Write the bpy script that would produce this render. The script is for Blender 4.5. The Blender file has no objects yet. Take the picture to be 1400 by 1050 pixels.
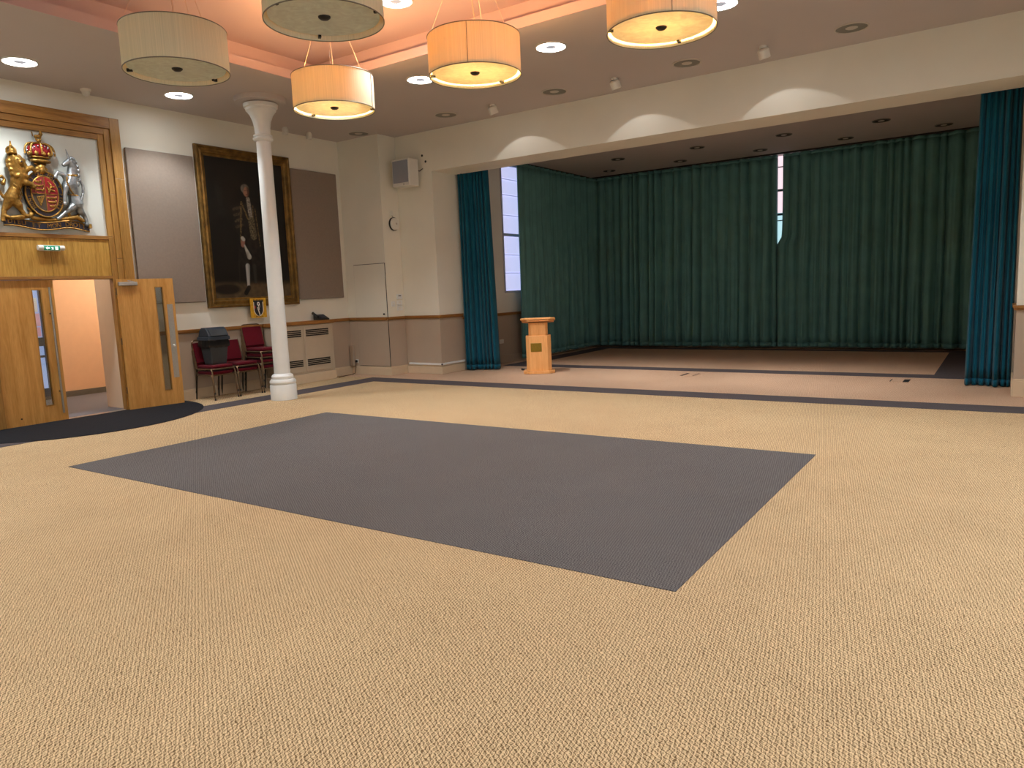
import bpy, bmesh, math, random
from mathutils import Vector, Matrix, noise
random.seed(7)
PI = math.pi
scene = bpy.context.scene
C = scene.collection

# ------------------------------------------------------------------ camera
def look_matrix(yaw, pitch, roll):
    f = Vector((-math.sin(yaw)*math.cos(pitch), math.cos(yaw)*math.cos(pitch), -math.sin(pitch)))
    r = Vector((math.cos(yaw), math.sin(yaw), 0)); u = r.cross(f)
    r2 = r*math.cos(roll)+u*math.sin(roll); u2 = u*math.cos(roll)-r*math.sin(roll)
    return Matrix((r2, u2, -f)).transposed()
cd = bpy.data.cameras.new('camera'); cam = bpy.data.objects.new('camera', cd); C.objects.link(cam)
cd.sensor_fit = 'HORIZONTAL'; cd.sensor_width = 36.0; cd.lens = 996.92/1400*36.0; cd.clip_start = .05
cam.matrix_world = Matrix.Translation((0, 0, 1.6)) @ look_matrix(math.radians(34.1145), math.radians(7.384), math.radians(-2.3467)).to_4x4()
scene.camera = cam

# ------------------------------------------------------------------ world, light, exposure
w = bpy.data.worlds.new('sky'); scene.world = w; w.use_nodes = True
bg = w.node_tree.nodes['Background']; bg.inputs[0].default_value = (.80, .88, 1.0, 1); bg.inputs[1].default_value = 2.3
scene.view_settings.view_transform = 'Standard'; scene.view_settings.look = 'None'
scene.view_settings.exposure = 0.12; scene.view_settings.gamma = 1.0; scene.view_settings.use_curve_mapping = False
scene.cycles.use_denoising = True; scene.cycles.max_bounces = 8; scene.cycles.diffuse_bounces = 5
scene.cycles.sample_clamp_indirect = 6.0; scene.cycles.caustics_reflective = False; scene.cycles.caustics_refractive = False
RING_L = 28.0       # radiance of each lit ring downlight
DOWN_W = 215.0      # and its main downward beam
LED = (.95, .985, 1.0)
BULB_W = 17.0        # each reflector bulb in a lit pendant
HUB_W = 120.0        # point light added inside a lit pendant for shade and coffer glow
SPOT_W = 340.0      # stage spots on the hall ceiling
CORR_W = 55.0       # added corridor lamps, out of sight

# ------------------------------------------------------------------ plan of the hall (metres; camera at x=0, y=0)
XW = -11.15; XR = 2.05; YB = -1.0; YA = 10.6; YP = 11.08; YS = 11.8; ZC = 4.645; ZB = 3.9; ZS = 4.365
XP = -9.15; XP2 = .13; XAL = -10.05; YBK = 17.65; RAIL = 1.10

# ------------------------------------------------------------------ mesh helpers
class MB:
    def __init__(s): s.v = []; s.f = []; s.m = []
    def add(s, vs, fs, m=0, T=None):
        b = len(s.v)
        for p in vs:
            p = Vector(p); s.v.append(tuple(T @ p) if T else tuple(p))
        for f in fs: s.f.append(tuple(b+i for i in f)); s.m.append(m)
        return s
    def box(s, x0, x1, y0, y1, z0, z1, m=0, T=None):
        return s.add([(x0,y0,z0),(x1,y0,z0),(x1,y1,z0),(x0,y1,z0),(x0,y0,z1),(x1,y0,z1),(x1,y1,z1),(x0,y1,z1)],
                     [(0,3,2,1),(4,5,6,7),(0,1,5,4),(1,2,6,5),(2,3,7,6),(3,0,4,7)], m, T)
    def lathe(s, prof, c=(0,0,0), n=32, m=0, T=None, close=False):
        vs = []; fs = []; k = len(prof)
        for i in range(n):
            a = 2*PI*i/n
            for r, z in prof: vs.append((c[0]+r*math.cos(a), c[1]+r*math.sin(a), c[2]+z))
        for i in range(n):
            j = (i+1) % n
            for t in range(k if close else k-1):
                t2 = (t+1) % k
                fs.append((i*k+t, j*k+t, j*k+t2, i*k+t2))
        if not close:
            if prof[0][0] > 1e-6: fs.append(tuple((n-1-i)*k for i in range(n)))
            if prof[-1][0] > 1e-6: fs.append(tuple(i*k+k-1 for i in range(n)))
        return s.add(vs, fs, m, T)
    def tube(s, pts, r, n=10, m=0, T=None, cap=True, closed=False, flat=None):
        P = [Vector(p) for p in pts]; K = len(P); R = r if isinstance(r, (list, tuple)) else [r]*K
        vs = []; fs = []; up = None
        for i, p in enumerate(P):
            if closed: d = (P[(i+1) % K]-P[i-1]).normalized()
            else: d = (P[min(i+1, K-1)]-P[max(i-1, 0)]).normalized()
            if up is None:
                up = Vector((0,0,1)) if abs(d.z) < .9 else Vector((1,0,0))
            a = d.cross(up); a = a.normalized() if a.length > 1e-6 else Vector((1,0,0))
            b = a.cross(d).normalized(); up = b
            for k in range(n):
                t = 2*PI*k/n; vs.append(p+a*(R[i]*math.cos(t))+b*(R[i]*math.sin(t)))
        for i in range(K if closed else K-1):
            i2 = (i+1) % K
            for k in range(n):
                k2 = (k+1) % n; fs.append((i*n+k, i*n+k2, i2*n+k2, i2*n+k))
        if cap and not closed:
            fs.append(tuple(reversed(range(n)))); fs.append(tuple((K-1)*n+k for k in range(n)))
        return s.add(vs, fs, m, T)
    def ball(s, c, r, n=14, m=0, T=None):
        if not isinstance(r, (list, tuple)): r = (r, r, r)
        h = n//2; vs = [(c[0], c[1], c[2]+r[2])]; fs = []
        for i in range(1, h):
            p = PI*i/h
            for k in range(n):
                t = 2*PI*k/n
                vs.append((c[0]+r[0]*math.sin(p)*math.cos(t), c[1]+r[1]*math.sin(p)*math.sin(t), c[2]+r[2]*math.cos(p)))
        vs.append((c[0], c[1], c[2]-r[2])); L = len(vs)-1
        for k in range(n): fs.append((0, 1+k, 1+(k+1) % n)); fs.append((L, 1+(h-2)*n+(k+1) % n, 1+(h-2)*n+k))
        for i in range(h-2):
            for k in range(n):
                k2 = (k+1) % n; fs.append((1+i*n+k, 1+(i+1)*n+k, 1+(i+1)*n+k2, 1+i*n+k2))
        return s.add(vs, fs, m, T)
    def prism(s, poly, d0, d1, axis='z', m=0, T=None):
        n = len(poly)
        def P(a, b, d): return {'z': (a, b, d), 'x': (d, a, b), 'y': (a, d, b)}[axis]
        vs = [P(a, b, d0) for a, b in poly]+[P(a, b, d1) for a, b in poly]
        fs = [tuple(reversed(range(n))), tuple(range(n, 2*n))]+[(i, (i+1) % n, n+(i+1) % n, n+i) for i in range(n)]
        return s.add(vs, fs, m, T)
    def capsule(s, p0, r0, p1, r1, n=14):
        p0 = Vector(p0); p1 = Vector(p1); s.ball(p0, r0, n); s.ball(p1, r1, n)
        return s.tube([p0, p1], [r0, r1], n)
    def build(s, name, mats, parent=None, smooth=False, bevel=0, seg=2, autosmooth=35):
        off = parent_origin(parent)
        me = bpy.data.meshes.new(name)
        me.from_pydata([(x-off.x, y-off.y, z-off.z) for x, y, z in s.v], [], s.f)
        if not isinstance(mats, (list, tuple)): mats = [mats]
        for m in mats: me.materials.append(m)
        me.polygons.foreach_set('material_index', s.m)
        bm = bmesh.new(); bm.from_mesh(me); bmesh.ops.recalc_face_normals(bm, faces=bm.faces); bm.to_mesh(me); bm.free()
        if smooth:
            me.polygons.foreach_set('use_smooth', [True]*len(me.polygons))
            try: me.set_sharp_from_angle(angle=math.radians(autosmooth))
            except Exception: pass
        o = bpy.data.objects.new(name, me); C.objects.link(o)
        if parent: o.parent = parent
        if bevel:
            b = o.modifiers.new('bevel', 'BEVEL'); b.width = bevel; b.segments = seg; b.limit_method = 'ANGLE'; b.angle_limit = math.radians(40)
        return o
def parent_origin(p):
    v = Vector((0,0,0))
    while p: v = v+p.location; p = p.parent
    return v
def tag(o, label=None, cat=None, group=None, kind=None):
    if label: o['label'] = label
    if cat: o['category'] = cat
    if group: o['group'] = group
    if kind: o['kind'] = kind
    return o
def thing(name, label, cat, loc=(0,0,0), group=None):
    o = bpy.data.objects.new(name, None); C.objects.link(o); o.location = loc; o.empty_display_size = .1
    return tag(o, label, cat, group)
def struct(o, label=None): return tag(o, label, None, None, 'structure')
def copy_tree(o, parent=None):
    c = o.copy(); C.objects.link(c); c.parent = parent
    for ch in list(o.children): copy_tree(ch, c)
    return c
def turn(o, ang):            # a top-level Empty turned about its own base
    o.rotation_euler.z = ang
def remesh(o, vox, smooth=4):
    r = o.modifiers.new('r', 'REMESH'); r.mode = 'VOXEL'; r.voxel_size = vox
    k = o.modifiers.new('s', 'SMOOTH'); k.iterations = smooth; k.factor = .5
    dg = bpy.context.evaluated_depsgraph_get(); dg.update()
    me = bpy.data.meshes.new_from_object(o.evaluated_get(dg)); old = o.data
    mats = list(old.materials); o.modifiers.clear(); o.data = me
    me.materials.clear()
    for m in mats: me.materials.append(m)
    me.polygons.foreach_set('use_smooth', [True]*len(me.polygons)); bpy.data.meshes.remove(old)
    return o
def text_mesh(s, size, depth):
    cu = bpy.data.curves.new('t', 'FONT'); cu.body = s; cu.size = size; cu.extrude = depth; cu.align_x = 'CENTER'; cu.align_y = 'CENTER'; cu.resolution_u = 2
    o = bpy.data.objects.new('t', cu); C.objects.link(o)
    dg = bpy.context.evaluated_depsgraph_get(); dg.update()
    me = bpy.data.meshes.new_from_object(o.evaluated_get(dg))
    r = ([tuple(v.co) for v in me.vertices], [tuple(p.vertices) for p in me.polygons])
    bpy.data.objects.remove(o); bpy.data.curves.remove(cu); bpy.data.meshes.remove(me)
    return r
def light(kind, name, loc, energy, col, **kw):
    l = bpy.data.lights.new(name, kind); l.energy = energy; l.color = col
    for k, v in kw.items(): setattr(l, k, v)
    o = bpy.data.objects.new(name, l); C.objects.link(o); o.location = loc
    return o
def aim(o, d): o.rotation_euler = Vector(d).to_track_quat('-Z', 'Y').to_euler()

# ------------------------------------------------------------------ materials
def srgb(r, g, b):
    f = lambda c: (c/255/12.92 if c/255 <= .04045 else ((c/255+.055)/1.055)**2.4)
    return (f(r), f(g), f(b), 1)
def new_mat(name):
    m = bpy.data.materials.new(name); m.use_nodes = True
    nt = m.node_tree; return m, nt, nt.nodes['Principled BSDF']
def N(nt, t, **kw):
    n = nt.nodes.new(t)
    for k, v in kw.items():
        if k in n.inputs: n.inputs[k].default_value = v
        else: setattr(n, k, v)
    return n
def plain(name, col, rough=.6, metal=0., var=.05, scale=8., bump=0., bscale=60., spec=.5, sheen=0.):
    m, nt, p = new_mat(name); L = nt.links.new
    tc = N(nt, 'ShaderNodeTexCoord'); nz = N(nt, 'ShaderNodeTexNoise', Scale=scale, Detail=4.)
    L(tc.outputs['Object'], nz.inputs['Vector'])
    cr = N(nt, 'ShaderNodeValToRGB'); a = [max(0, c*(1-var)) for c in col[:3]]+[1]; b = [min(1, c*(1+var)) for c in col[:3]]+[1]
    cr.color_ramp.elements[0].position = .3; cr.color_ramp.elements[1].position = .7
    cr.color_ramp.elements[0].color = a; cr.color_ramp.elements[1].color = b
    L(nz.outputs['Fac'], cr.inputs[0]); L(cr.outputs[0], p.inputs['Base Color'])
    p.inputs['Roughness'].default_value = rough; p.inputs['Metallic'].default_value = metal; p.inputs['Specular IOR Level'].default_value = spec
    if sheen: p.inputs['Sheen Weight'].default_value = sheen; p.inputs['Sheen Roughness'].default_value = .4
    if bump:
        n2 = N(nt, 'ShaderNodeTexNoise', Scale=bscale, Detail=3.); L(tc.outputs['Object'], n2.inputs['Vector'])
        bp = N(nt, 'ShaderNodeBump', Strength=bump, Distance=.01); L(n2.outputs['Fac'], bp.inputs['Height']); L(bp.outputs[0], p.inputs['Normal'])
    return m
def wood(name, c1, c2, axis='z', rough=.42, scale=1.0):
    m, nt, p = new_mat(name); L = nt.links.new
    tc = N(nt, 'ShaderNodeTexCoord'); mp = N(nt, 'ShaderNodeMapping')
    s = {'z': (7, 7, .45), 'y': (7, .45, 7), 'x': (.45, 7, 7)}[axis]; mp.inputs['Scale'].default_value = [k*scale for k in s]
    oi = N(nt, 'ShaderNodeObjectInfo'); va = N(nt, 'ShaderNodeVectorMath', operation='SCALE'); va.inputs[0].default_value = (13.1, 7.7, 3.3)
    L(oi.outputs['Random'], va.inputs['Scale']); ad = N(nt, 'ShaderNodeVectorMath', operation='ADD')
    L(tc.outputs['Object'], ad.inputs[0]); L(va.outputs[0], ad.inputs[1]); L(ad.outputs[0], mp.inputs['Vector'])
    n1 = N(nt, 'ShaderNodeTexNoise', Scale=2.2, Detail=5., Distortion=.9); L(mp.outputs[0], n1.inputs['Vector'])
    mp2 = N(nt, 'ShaderNodeMapping'); mp2.inputs['Scale'].default_value = [k*9*scale for k in s]; L(ad.outputs[0], mp2.inputs['Vector'])
    n2 = N(nt, 'ShaderNodeTexNoise', Scale=2.0, Detail=3.); L(mp2.outputs[0], n2.inputs['Vector'])
    mx = N(nt, 'ShaderNodeMath', operation='MULTIPLY_ADD'); mx.inputs[1].default_value = .42; L(n2.outputs['Fac'], mx.inputs[0])
    m3 = N(nt, 'ShaderNodeMath', operation='MULTIPLY'); m3.inputs[1].default_value = .62; L(n1.outputs['Fac'], m3.inputs[0]); L(m3.outputs[0], mx.inputs[2])
    cr = N(nt, 'ShaderNodeValToRGB'); cr.color_ramp.elements[0].position = .36; cr.color_ramp.elements[1].position = .66
    cr.color_ramp.elements[0].color = c1; cr.color_ramp.elements[1].color = c2
    L(mx.outputs[0], cr.inputs[0]); L(cr.outputs[0], p.inputs['Base Color'])
    p.inputs['Roughness'].default_value = rough; p.inputs['Specular IOR Level'].default_value = .4
    bp = N(nt, 'ShaderNodeBump', Strength=.08, Distance=.004); L(n2.outputs['Fac'], bp.inputs['Height']); L(bp.outputs[0], p.inputs['Normal'])
    return m
def carpet(name, c_dark, c_light, px=.0105, py=.019, contrast=(.25, .7), bump=.5):
    """loop-pile weave: staggered small loops with a drifting diagonal rib"""
    m, nt, p = new_mat(name); L = nt.links.new
    tc = N(nt, 'ShaderNodeTexCoord')
    rot = N(nt, 'ShaderNodeMapping'); rot.inputs['Rotation'].default_value = (0, 0, math.radians(-34)); L(tc.outputs['Object'], rot.inputs['Vector'])
    nz = N(nt, 'ShaderNodeTexNoise', Scale=45., Detail=3.); L(tc.outputs['Object'], nz.inputs['Vector'])
    sc = N(nt, 'ShaderNodeVectorMath', operation='SCALE'); sc.inputs['Scale'].default_value = .024; L(nz.outputs['Color'], sc.inputs[0])
    ad = N(nt, 'ShaderNodeVectorMath', operation='ADD'); L(rot.outputs[0], ad.inputs[0]); L(sc.outputs[0], ad.inputs[1])
    sp = N(nt, 'ShaderNodeSeparateXYZ'); L(ad.outputs[0], sp.inputs[0])
    def sin(inp, per, ph=None):
        a = N(nt, 'ShaderNodeMath', operation='MULTIPLY'); a.inputs[1].default_value = 2*PI/per; L(inp, a.inputs[0]); o = a.outputs[0]
        if ph is not None:
            b = N(nt, 'ShaderNodeMath', operation='ADD'); L(o, b.inputs[0]); L(ph, b.inputs[1]); o = b.outputs[0]
        s_ = N(nt, 'ShaderNodeMath', operation='SINE'); L(o, s_.inputs[0]); return s_.outputs[0]
    def mul(a_, b_):
        q = N(nt, 'ShaderNodeMath', operation='MULTIPLY'); L(a_, q.inputs[0]); L(b_, q.inputs[1]); return q.outputs[0]
    coarse = mul(sin(sp.outputs['X'], px*1.7), sin(sp.outputs['Y'], py*2.2)); fine = mul(sin(sp.outputs['X'], px), sin(sp.outputs['Y'], py))
    sm_ = N(nt, 'ShaderNodeMath', operation='ADD'); L(coarse, sm_.inputs[0]); L(fine, sm_.inputs[1])
    h = N(nt, 'ShaderNodeMath', operation='MULTIPLY_ADD'); h.inputs[1].default_value = .25; h.inputs[2].default_value = .5; L(sm_.outputs[0], h.inputs[0])
    n2 = N(nt, 'ShaderNodeTexNoise', Scale=260., Detail=2.); L(tc.outputs['Object'], n2.inputs['Vector'])
    h2 = N(nt, 'ShaderNodeMath', operation='MULTIPLY_ADD'); h2.inputs[1].default_value = .45; L(n2.outputs['Fac'], h2.inputs[0])
    sb = N(nt, 'ShaderNodeMath', operation='SUBTRACT'); sb.inputs[1].default_value = .225; L(h.outputs[0], sb.inputs[0]); L(sb.outputs[0], h2.inputs[2])
    n3 = N(nt, 'ShaderNodeTexNoise', Scale=1.6, Detail=5., Roughness=.65); L(tc.outputs['Object'], n3.inputs['Vector'])
    h3 = N(nt, 'ShaderNodeMath', operation='MULTIPLY_ADD'); h3.inputs[1].default_value = .12; L(n3.outputs['Fac'], h3.inputs[0])
    s3 = N(nt, 'ShaderNodeMath', operation='SUBTRACT'); s3.inputs[1].default_value = .06; L(h2.outputs[0], s3.inputs[0]); L(s3.outputs[0], h3.inputs[2])
    cr = N(nt, 'ShaderNodeValToRGB'); cr.color_ramp.elements[0].position = contrast[0]; cr.color_ramp.elements[1].position = contrast[1]
    cr.color_ramp.elements[0].color = c_dark; cr.color_ramp.elements[1].color = c_light
    L(h3.outputs[0], cr.inputs[0]); L(cr.outputs[0], p.inputs['Base Color'])
    p.inputs['Roughness'].default_value = .95; p.inputs['Specular IOR Level'].default_value = .1
    bp = N(nt, 'ShaderNodeBump', Strength=bump, Distance=.004); L(h2.outputs[0], bp.inputs['Height']); L(bp.outputs[0], p.inputs['Normal'])
    return m
def emit(name, col, strength):
    m, nt, p = new_mat(name); p.inputs['Base Color'].default_value = col
    p.inputs['Emission Color'].default_value = col; p.inputs['Emission Strength'].default_value = strength
    return m
def glass_pane(name, tint=(.9, .95, .95, 1), refl=.08):
    m, nt, p = new_mat(name); L = nt.links.new; out = nt.nodes['Material Output']; nt.nodes.remove(p)
    a = N(nt, 'ShaderNodeBsdfTransparent', Color=tint); b = N(nt, 'ShaderNodeBsdfGlossy', Roughness=.03)
    mx = N(nt, 'ShaderNodeMixShader', Fac=refl); L(a.outputs[0], mx.inputs[1]); L(b.outputs[0], mx.inputs[2]); L(mx.outputs[0], out.inputs[0])
    return m
def shade_cloth(name, col, trans, fac=.5, streak=True, flute=130.):
    """translucent lamp material: part diffuse, part translucent"""
    m, nt, p = new_mat(name); L = nt.links.new; out = nt.nodes['Material Output']; nt.nodes.remove(p)
    tc = N(nt, 'ShaderNodeTexCoord'); mp = N(nt, 'ShaderNodeMapping'); mp.inputs['Scale'].default_value = (flute, flute, .6) if streak else (4, 4, 4)
    L(tc.outputs['Object'], mp.inputs['Vector'])
    nz = N(nt, 'ShaderNodeTexNoise', Scale=1.0 if streak else 1.5, Detail=4., Distortion=0. if streak else 2.5); L(mp.outputs[0], nz.inputs['Vector'])
    def ramp(c, v):
        r = N(nt, 'ShaderNodeValToRGB'); r.color_ramp.elements[0].position = .3; r.color_ramp.elements[1].position = .7
        r.color_ramp.elements[0].color = [k*(1-v) for k in c[:3]]+[1]; r.color_ramp.elements[1].color = [min(1, k*(1+v)) for k in c[:3]]+[1]
        L(nz.outputs['Fac'], r.inputs[0]); return r
    d = N(nt, 'ShaderNodeBsdfDiffuse'); t = N(nt, 'ShaderNodeBsdfTranslucent')
    L(ramp(col, .08 if streak else .14).outputs[0], d.inputs[0]); L(ramp(trans, .16 if streak else .05).outputs[0], t.inputs[0])
    mx = N(nt, 'ShaderNodeMixShader', Fac=fac); L(d.outputs[0], mx.inputs[1]); L(t.outputs[0], mx.inputs[2]); L(mx.outputs[0], out.inputs[0])
    return m
def painted(name, rough=.5):
    m, nt, p = new_mat(name); a = N(nt, 'ShaderNodeVertexColor', layer_name='paint'); nt.links.new(a.outputs[0], p.inputs['Base Color'])
    p.inputs['Roughness'].default_value = rough
    return m
def velvet(name, c, rough=.8, sheen=.5):
    m = plain(name, c, rough, 0, .10, 3., .15, 300., .2, sheen)
    return m

M = dict(
    cream=plain('cream_paint', srgb(230, 227, 214), .75, var=.02, scale=2., bump=.03),
    dado=plain('taupe_dado_paint', srgb(176, 160, 142), .6, var=.03, scale=2., bump=.03),
    ceil=plain('ceiling_paint', srgb(190, 182, 180), .85, var=.02, scale=1.),
    coffer=plain('coffer_paint', srgb(206, 180, 180), .85, var=.02, scale=1.),
    skirt=plain('skirting_paint', srgb(205, 186, 158), .5, var=.03),
    white=plain('white_gloss_paint', srgb(226, 229, 228), .35, var=.02),
    plastic=plain('white_plastic', srgb(224, 222, 214), .4, var=.02),
    corridor=plain('peach_corridor_paint', srgb(240, 200, 160), .8, var=.02),
    reveal=plain('pale_reveal_paint', srgb(240, 224, 200), .6, var=.02),
    corrfloor=carpet('grey_corridor_carpet', srgb(104, 108, 118), srgb(140, 144, 154)),
    tan=carpet('tan_loop_carpet', srgb(112, 88, 60), srgb(228, 200, 158)),
    stage=carpet('stage_tan_carpet', srgb(158, 126, 101), srgb(217, 186, 159)),
    grey=carpet('dark_grey_carpet', srgb(62, 60, 61), srgb(124, 120, 119), contrast=(.2, .8)),
    band=carpet('charcoal_band_carpet', srgb(70, 64, 66), srgb(98, 92, 94), contrast=(.2, .8)),
    mat=carpet('black_mat_pile', srgb(26, 27, 30), srgb(44, 45, 50), contrast=(.2, .8)),
    oak=wood('oak_veneer', srgb(154, 112, 44), srgb(196, 154, 76)),
    oakx=wood('oak_strip', srgb(132, 92, 40), srgb(174, 130, 66)),
    oaky=wood('oak_rail', srgb(124, 84, 38), srgb(166, 120, 62), 'y'),
    door=wood('oak_door_veneer', srgb(174, 122, 54), srgb(206, 154, 84)),
    railm=wood('brown_rail_wood', srgb(126, 82, 36), srgb(164, 114, 58), 'y'),
    railx=wood('brown_rail_wood_x', srgb(126, 82, 36), srgb(164, 114, 58), 'x'),
    beech=wood('beech_veneer', srgb(222, 158, 92), srgb(240, 182, 118)),
    steel=plain('brushed_steel', srgb(170, 168, 164), .35, .9, .06, 40),
    brass=plain('aged_brass', srgb(142, 118, 40), .45, .6, .1, 30),
    black=plain('black_plastic', srgb(24, 25, 27), .45, var=.1),
    bagm=plain('black_bin_bag', srgb(16, 16, 18), .3, var=.1),
    bin=plain('charcoal_plastic', srgb(56, 60, 64), .5, var=.06, bump=.05),
    binlid=plain('slate_plastic', srgb(48, 56, 66), .42, var=.06),
    burg=velvet('burgundy_fabric', srgb(92, 10, 26), .9, .08),
    bronze=plain('bronze_tube', srgb(120, 98, 74), .32, .7, .08, 20),
    panel=plain('taupe_acoustic_fabric', srgb(140, 127, 116), .95, var=.04, scale=30, bump=.15, bscale=400, spec=.1),
    gilt=plain('gilt_wood', srgb(122, 92, 44), .38, .6, .4, 9, .3, 60),
    giltd=plain('dark_gilt', srgb(104, 72, 26), .45, .4, .3, 14, .3, 60),
    gold=plain('gold_paint', srgb(152, 114, 52), .42, .7, .38, 22, .5, 45),
    silver=plain('silver_paint', srgb(158, 164, 168), .36, .75, .3, 20, .3, 45),
    red=plain('crimson_enamel', srgb(136, 22, 30), .35, var=.15, scale=30),
    shred=plain('dull_red_enamel', srgb(128, 44, 40), .5, var=.2, scale=40),
    navy=plain('navy_enamel', srgb(26, 26, 44), .4, var=.15, scale=30),
    shdark=plain('brown_enamel', srgb(70, 58, 46), .5, var=.2, scale=40),
    whitepanel=plain('white_board', srgb(204, 207, 200), .6, var=.01),
    teal=velvet('teal_velvet', srgb(12, 88, 112), .85, .12),
    green=velvet('dark_green_curtain', srgb(98, 146, 144), .9, .06),
    dark=plain('dark_gap', srgb(14, 13, 12), .8),
    ledring=emit('led_ring', (*LED, 1), RING_L), lens=emit('spot_lens', (.95, .97, 1, 1), 6.),
    centreglow=emit('centre_scatter_glow', srgb(150, 152, 160), .9),  # emission stands in for ring light scattered onto the centre disc
    offring=plain('unlit_ring', srgb(110, 108, 98), .45, var=.1),
    offcentre=plain('unlit_centre', srgb(190, 182, 172), .45),
    metald=plain('dark_fitting_metal', srgb(52, 50, 46), .35, .7),
    rim=plain('shade_wire', srgb(120, 116, 100), .5),
    cable=plain('clear_flex', srgb(225, 190, 165), .5),
    shade=shade_cloth('silk_lamp_shade', srgb(242, 255, 228), (1., .60, .16, 1), .33),
    opal=shade_cloth('opal_diffuser', srgb(216, 232, 226), (.98, .90, .70, 1), .42, False),
    glass=glass_pane('door_glass'),
    blind=emit('daylit_blind', srgb(200, 203, 240), .8),
    blindshade=emit('blind_joint_shade', srgb(176, 178, 208), .6),  # darker tone for the shading lines between slats
    skyp=emit('daylit_pink_pane', srgb(250, 218, 226), 1.0),
    skyc=emit('daylit_cyan_pane', srgb(190, 228, 236), .9),
    skyb=emit('daylit_blue_pane', srgb(150, 170, 215), .7),
    barm=plain('white_glazing_bar', srgb(180, 180, 190), .5),
    bard=plain('grey_glazing_bar', srgb(74, 74, 80), .5),
    exitg=emit('exit_green', srgb(14, 120, 92), .5),
    exitw=emit('exit_white', srgb(230, 240, 232), .8),
    yellow=painted('plaque_print'), paint=painted('oil_paint', .38),
    paper=plain('white_paper', srgb(225, 235, 250), .8), paperp=plain('pink_paper', srgb(225, 185, 220), .8),
    grille=plain('grey_mesh', srgb(150, 154, 164), .6, .1, .1, 200),
    radp=plain('beige_radiator_paint', srgb(186, 170, 148), .5, var=.02),
)

# ================================================================== THE SETTING
T = .15
# ---- floor
o = MB().box(XW, XR, YB, 10.24, -.1, 0).build('floor', M['tan']); struct(o, 'tan loop-pile carpet floor of the hall')
o = MB().box(XW, XR, 10.24, YBK, -.1, 0).build('floor_stage', M['stage']); struct(o, 'pale tan carpet of the stage bay')
o = MB().box(-14.3, XW, 1., 9., -.1, -.002).build('floor_corridor', M['corrfloor']); struct(o)
# ---- carpet inlays, 4 mm proud
o = MB().box(-7.815, -1.367, 3.46, 6.88, 0, .004).build('carpet_inlay', M['grey']); tag(o, 'large dark grey carpet rectangle set into the tan hall floor', 'carpet')
def strip(name, rects, label):
    m = MB()
    for r in rects: m.box(r[0], r[1], r[2], r[3], 0, .004)
    struct(m.build(name, M['band']), label)
strip('trim_1', [(-10.23, XR-.9, 9.77, 10.24)], 'charcoal carpet border strip along the stage front')
strip('trim_2', [(-10.23, -9.74, YB+.9, 9.77)], 'charcoal carpet border strip along the door wall')
strip('trim_3', [(-8.80, -.40, 12.68, 13.10)], 'charcoal carpet strip across the stage behind the lectern')
strip('trim_4', [(-8.80, -8.37, 13.10, 16.85)], 'charcoal carpet strip beside the side curtain')
strip('trim_5', [(-8.80, -.40, 16.85, 17.18)], 'charcoal carpet strip under the back curtain')
strip('trim_6', [(-.87, -.05, 13.10, 16.85)], 'wide charcoal carpet strip at the right of the stage')

# ---- walls (lower dado and upper cream paint in one wall)
def wall_boxes(m, x0, x1, y0, y1, z1, z0=0, split=True):
    if split and z0 < RAIL < z1:
        m.box(x0, x1, y0, y1, z0, RAIL, 1); m.box(x0, x1, y0, y1, RAIL, z1, 0)
    else: m.box(x0, x1, y0, y1, z0, z1, 0 if z0 >= RAIL or not split else 1)
WM = [M['cream'], M['dado']]
m = MB(); wall_boxes(m, XW-T, XW, YB, 4.10, ZC); wall_boxes(m, XW-T, XW, 5.95, YA, ZC); wall_boxes(m, XW-T, XW, 4.10, 5.95, ZC, 2.03)
struct(m.build('wall_left', WM), 'cream wall with taupe dado holding the oak doorway')
for nm, bx_, lab in (('wall_alcove', (XW-T, XAL, YA, YA+T), 'cream corner wall holding the flush cupboard door'), ('wall_alcove_side', (XAL-T, XAL, YA+T, YP), 'narrow cream return wall with switches beside the cupboard door'), ('wall_pier', (XAL-T, XP, YP, YS), 'cream pier left of the stage opening')):
    m = MB(); wall_boxes(m, *bx_, ZC); struct(m.build(nm, WM), lab)
m = MB(); m.box(XP, XP2, YP, YS, ZB, ZC+.3)
struct(m.build('wall_front', WM), 'deep cream beam over the stage opening')
m = MB(); wall_boxes(m, XP2, XR+T, YP, YS, ZC)
struct(m.build('wall_front_right', WM), 'cream pier right of the stage curtain')
# right wall with three tall windows (outside the picture, lets the daylight in)
m = MB(); wins = [(-.2, 1.3), (2.6, 4.1), (5.4, 6.9)]
y = YB
for a, b in wins:
    wall_boxes(m, XR, XR+T, y, a, ZC); wall_boxes(m, XR, XR+T, a, b, 1.0, 0); m.box(XR, XR+T, a, b, 3.6, ZC, 0); y = b
wall_boxes(m, XR, XR+T, y, YP, ZC); struct(m.build('wall_right', WM))
for i, (a, b) in enumerate(wins):
    m = MB(); f = .06
    m.box(XR+.05, XR+.11, a, a+f, 1.0, 3.6); m.box(XR+.05, XR+.11, b-f, b, 1.0, 3.6); m.box(XR+.05, XR+.11, a+f, b-f, 1.0, 1.0+f); m.box(XR+.05, XR+.11, a+f, b-f, 3.6-f, 3.6)
    m.box(XR+.05, XR+.11, (a+b)/2-.02, (a+b)/2+.02, 1.0+f, 3.6-f)
    struct(m.build('window_%d' % (i+4), M['barm']))
    l = light('AREA', 'window_portal', (XR+.13, (a+b)/2, 2.3), 1, (1, 1, 1), shape='RECTANGLE', size=b-a, size_y=2.6); l.rotation_euler = (PI/2, 0, PI/2); l.data.cycles.is_portal = True
m = MB(); wall_boxes(m, XW-T, XR+T, YB-T, YB, ZC); struct(m.build('wall_back', WM))
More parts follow.
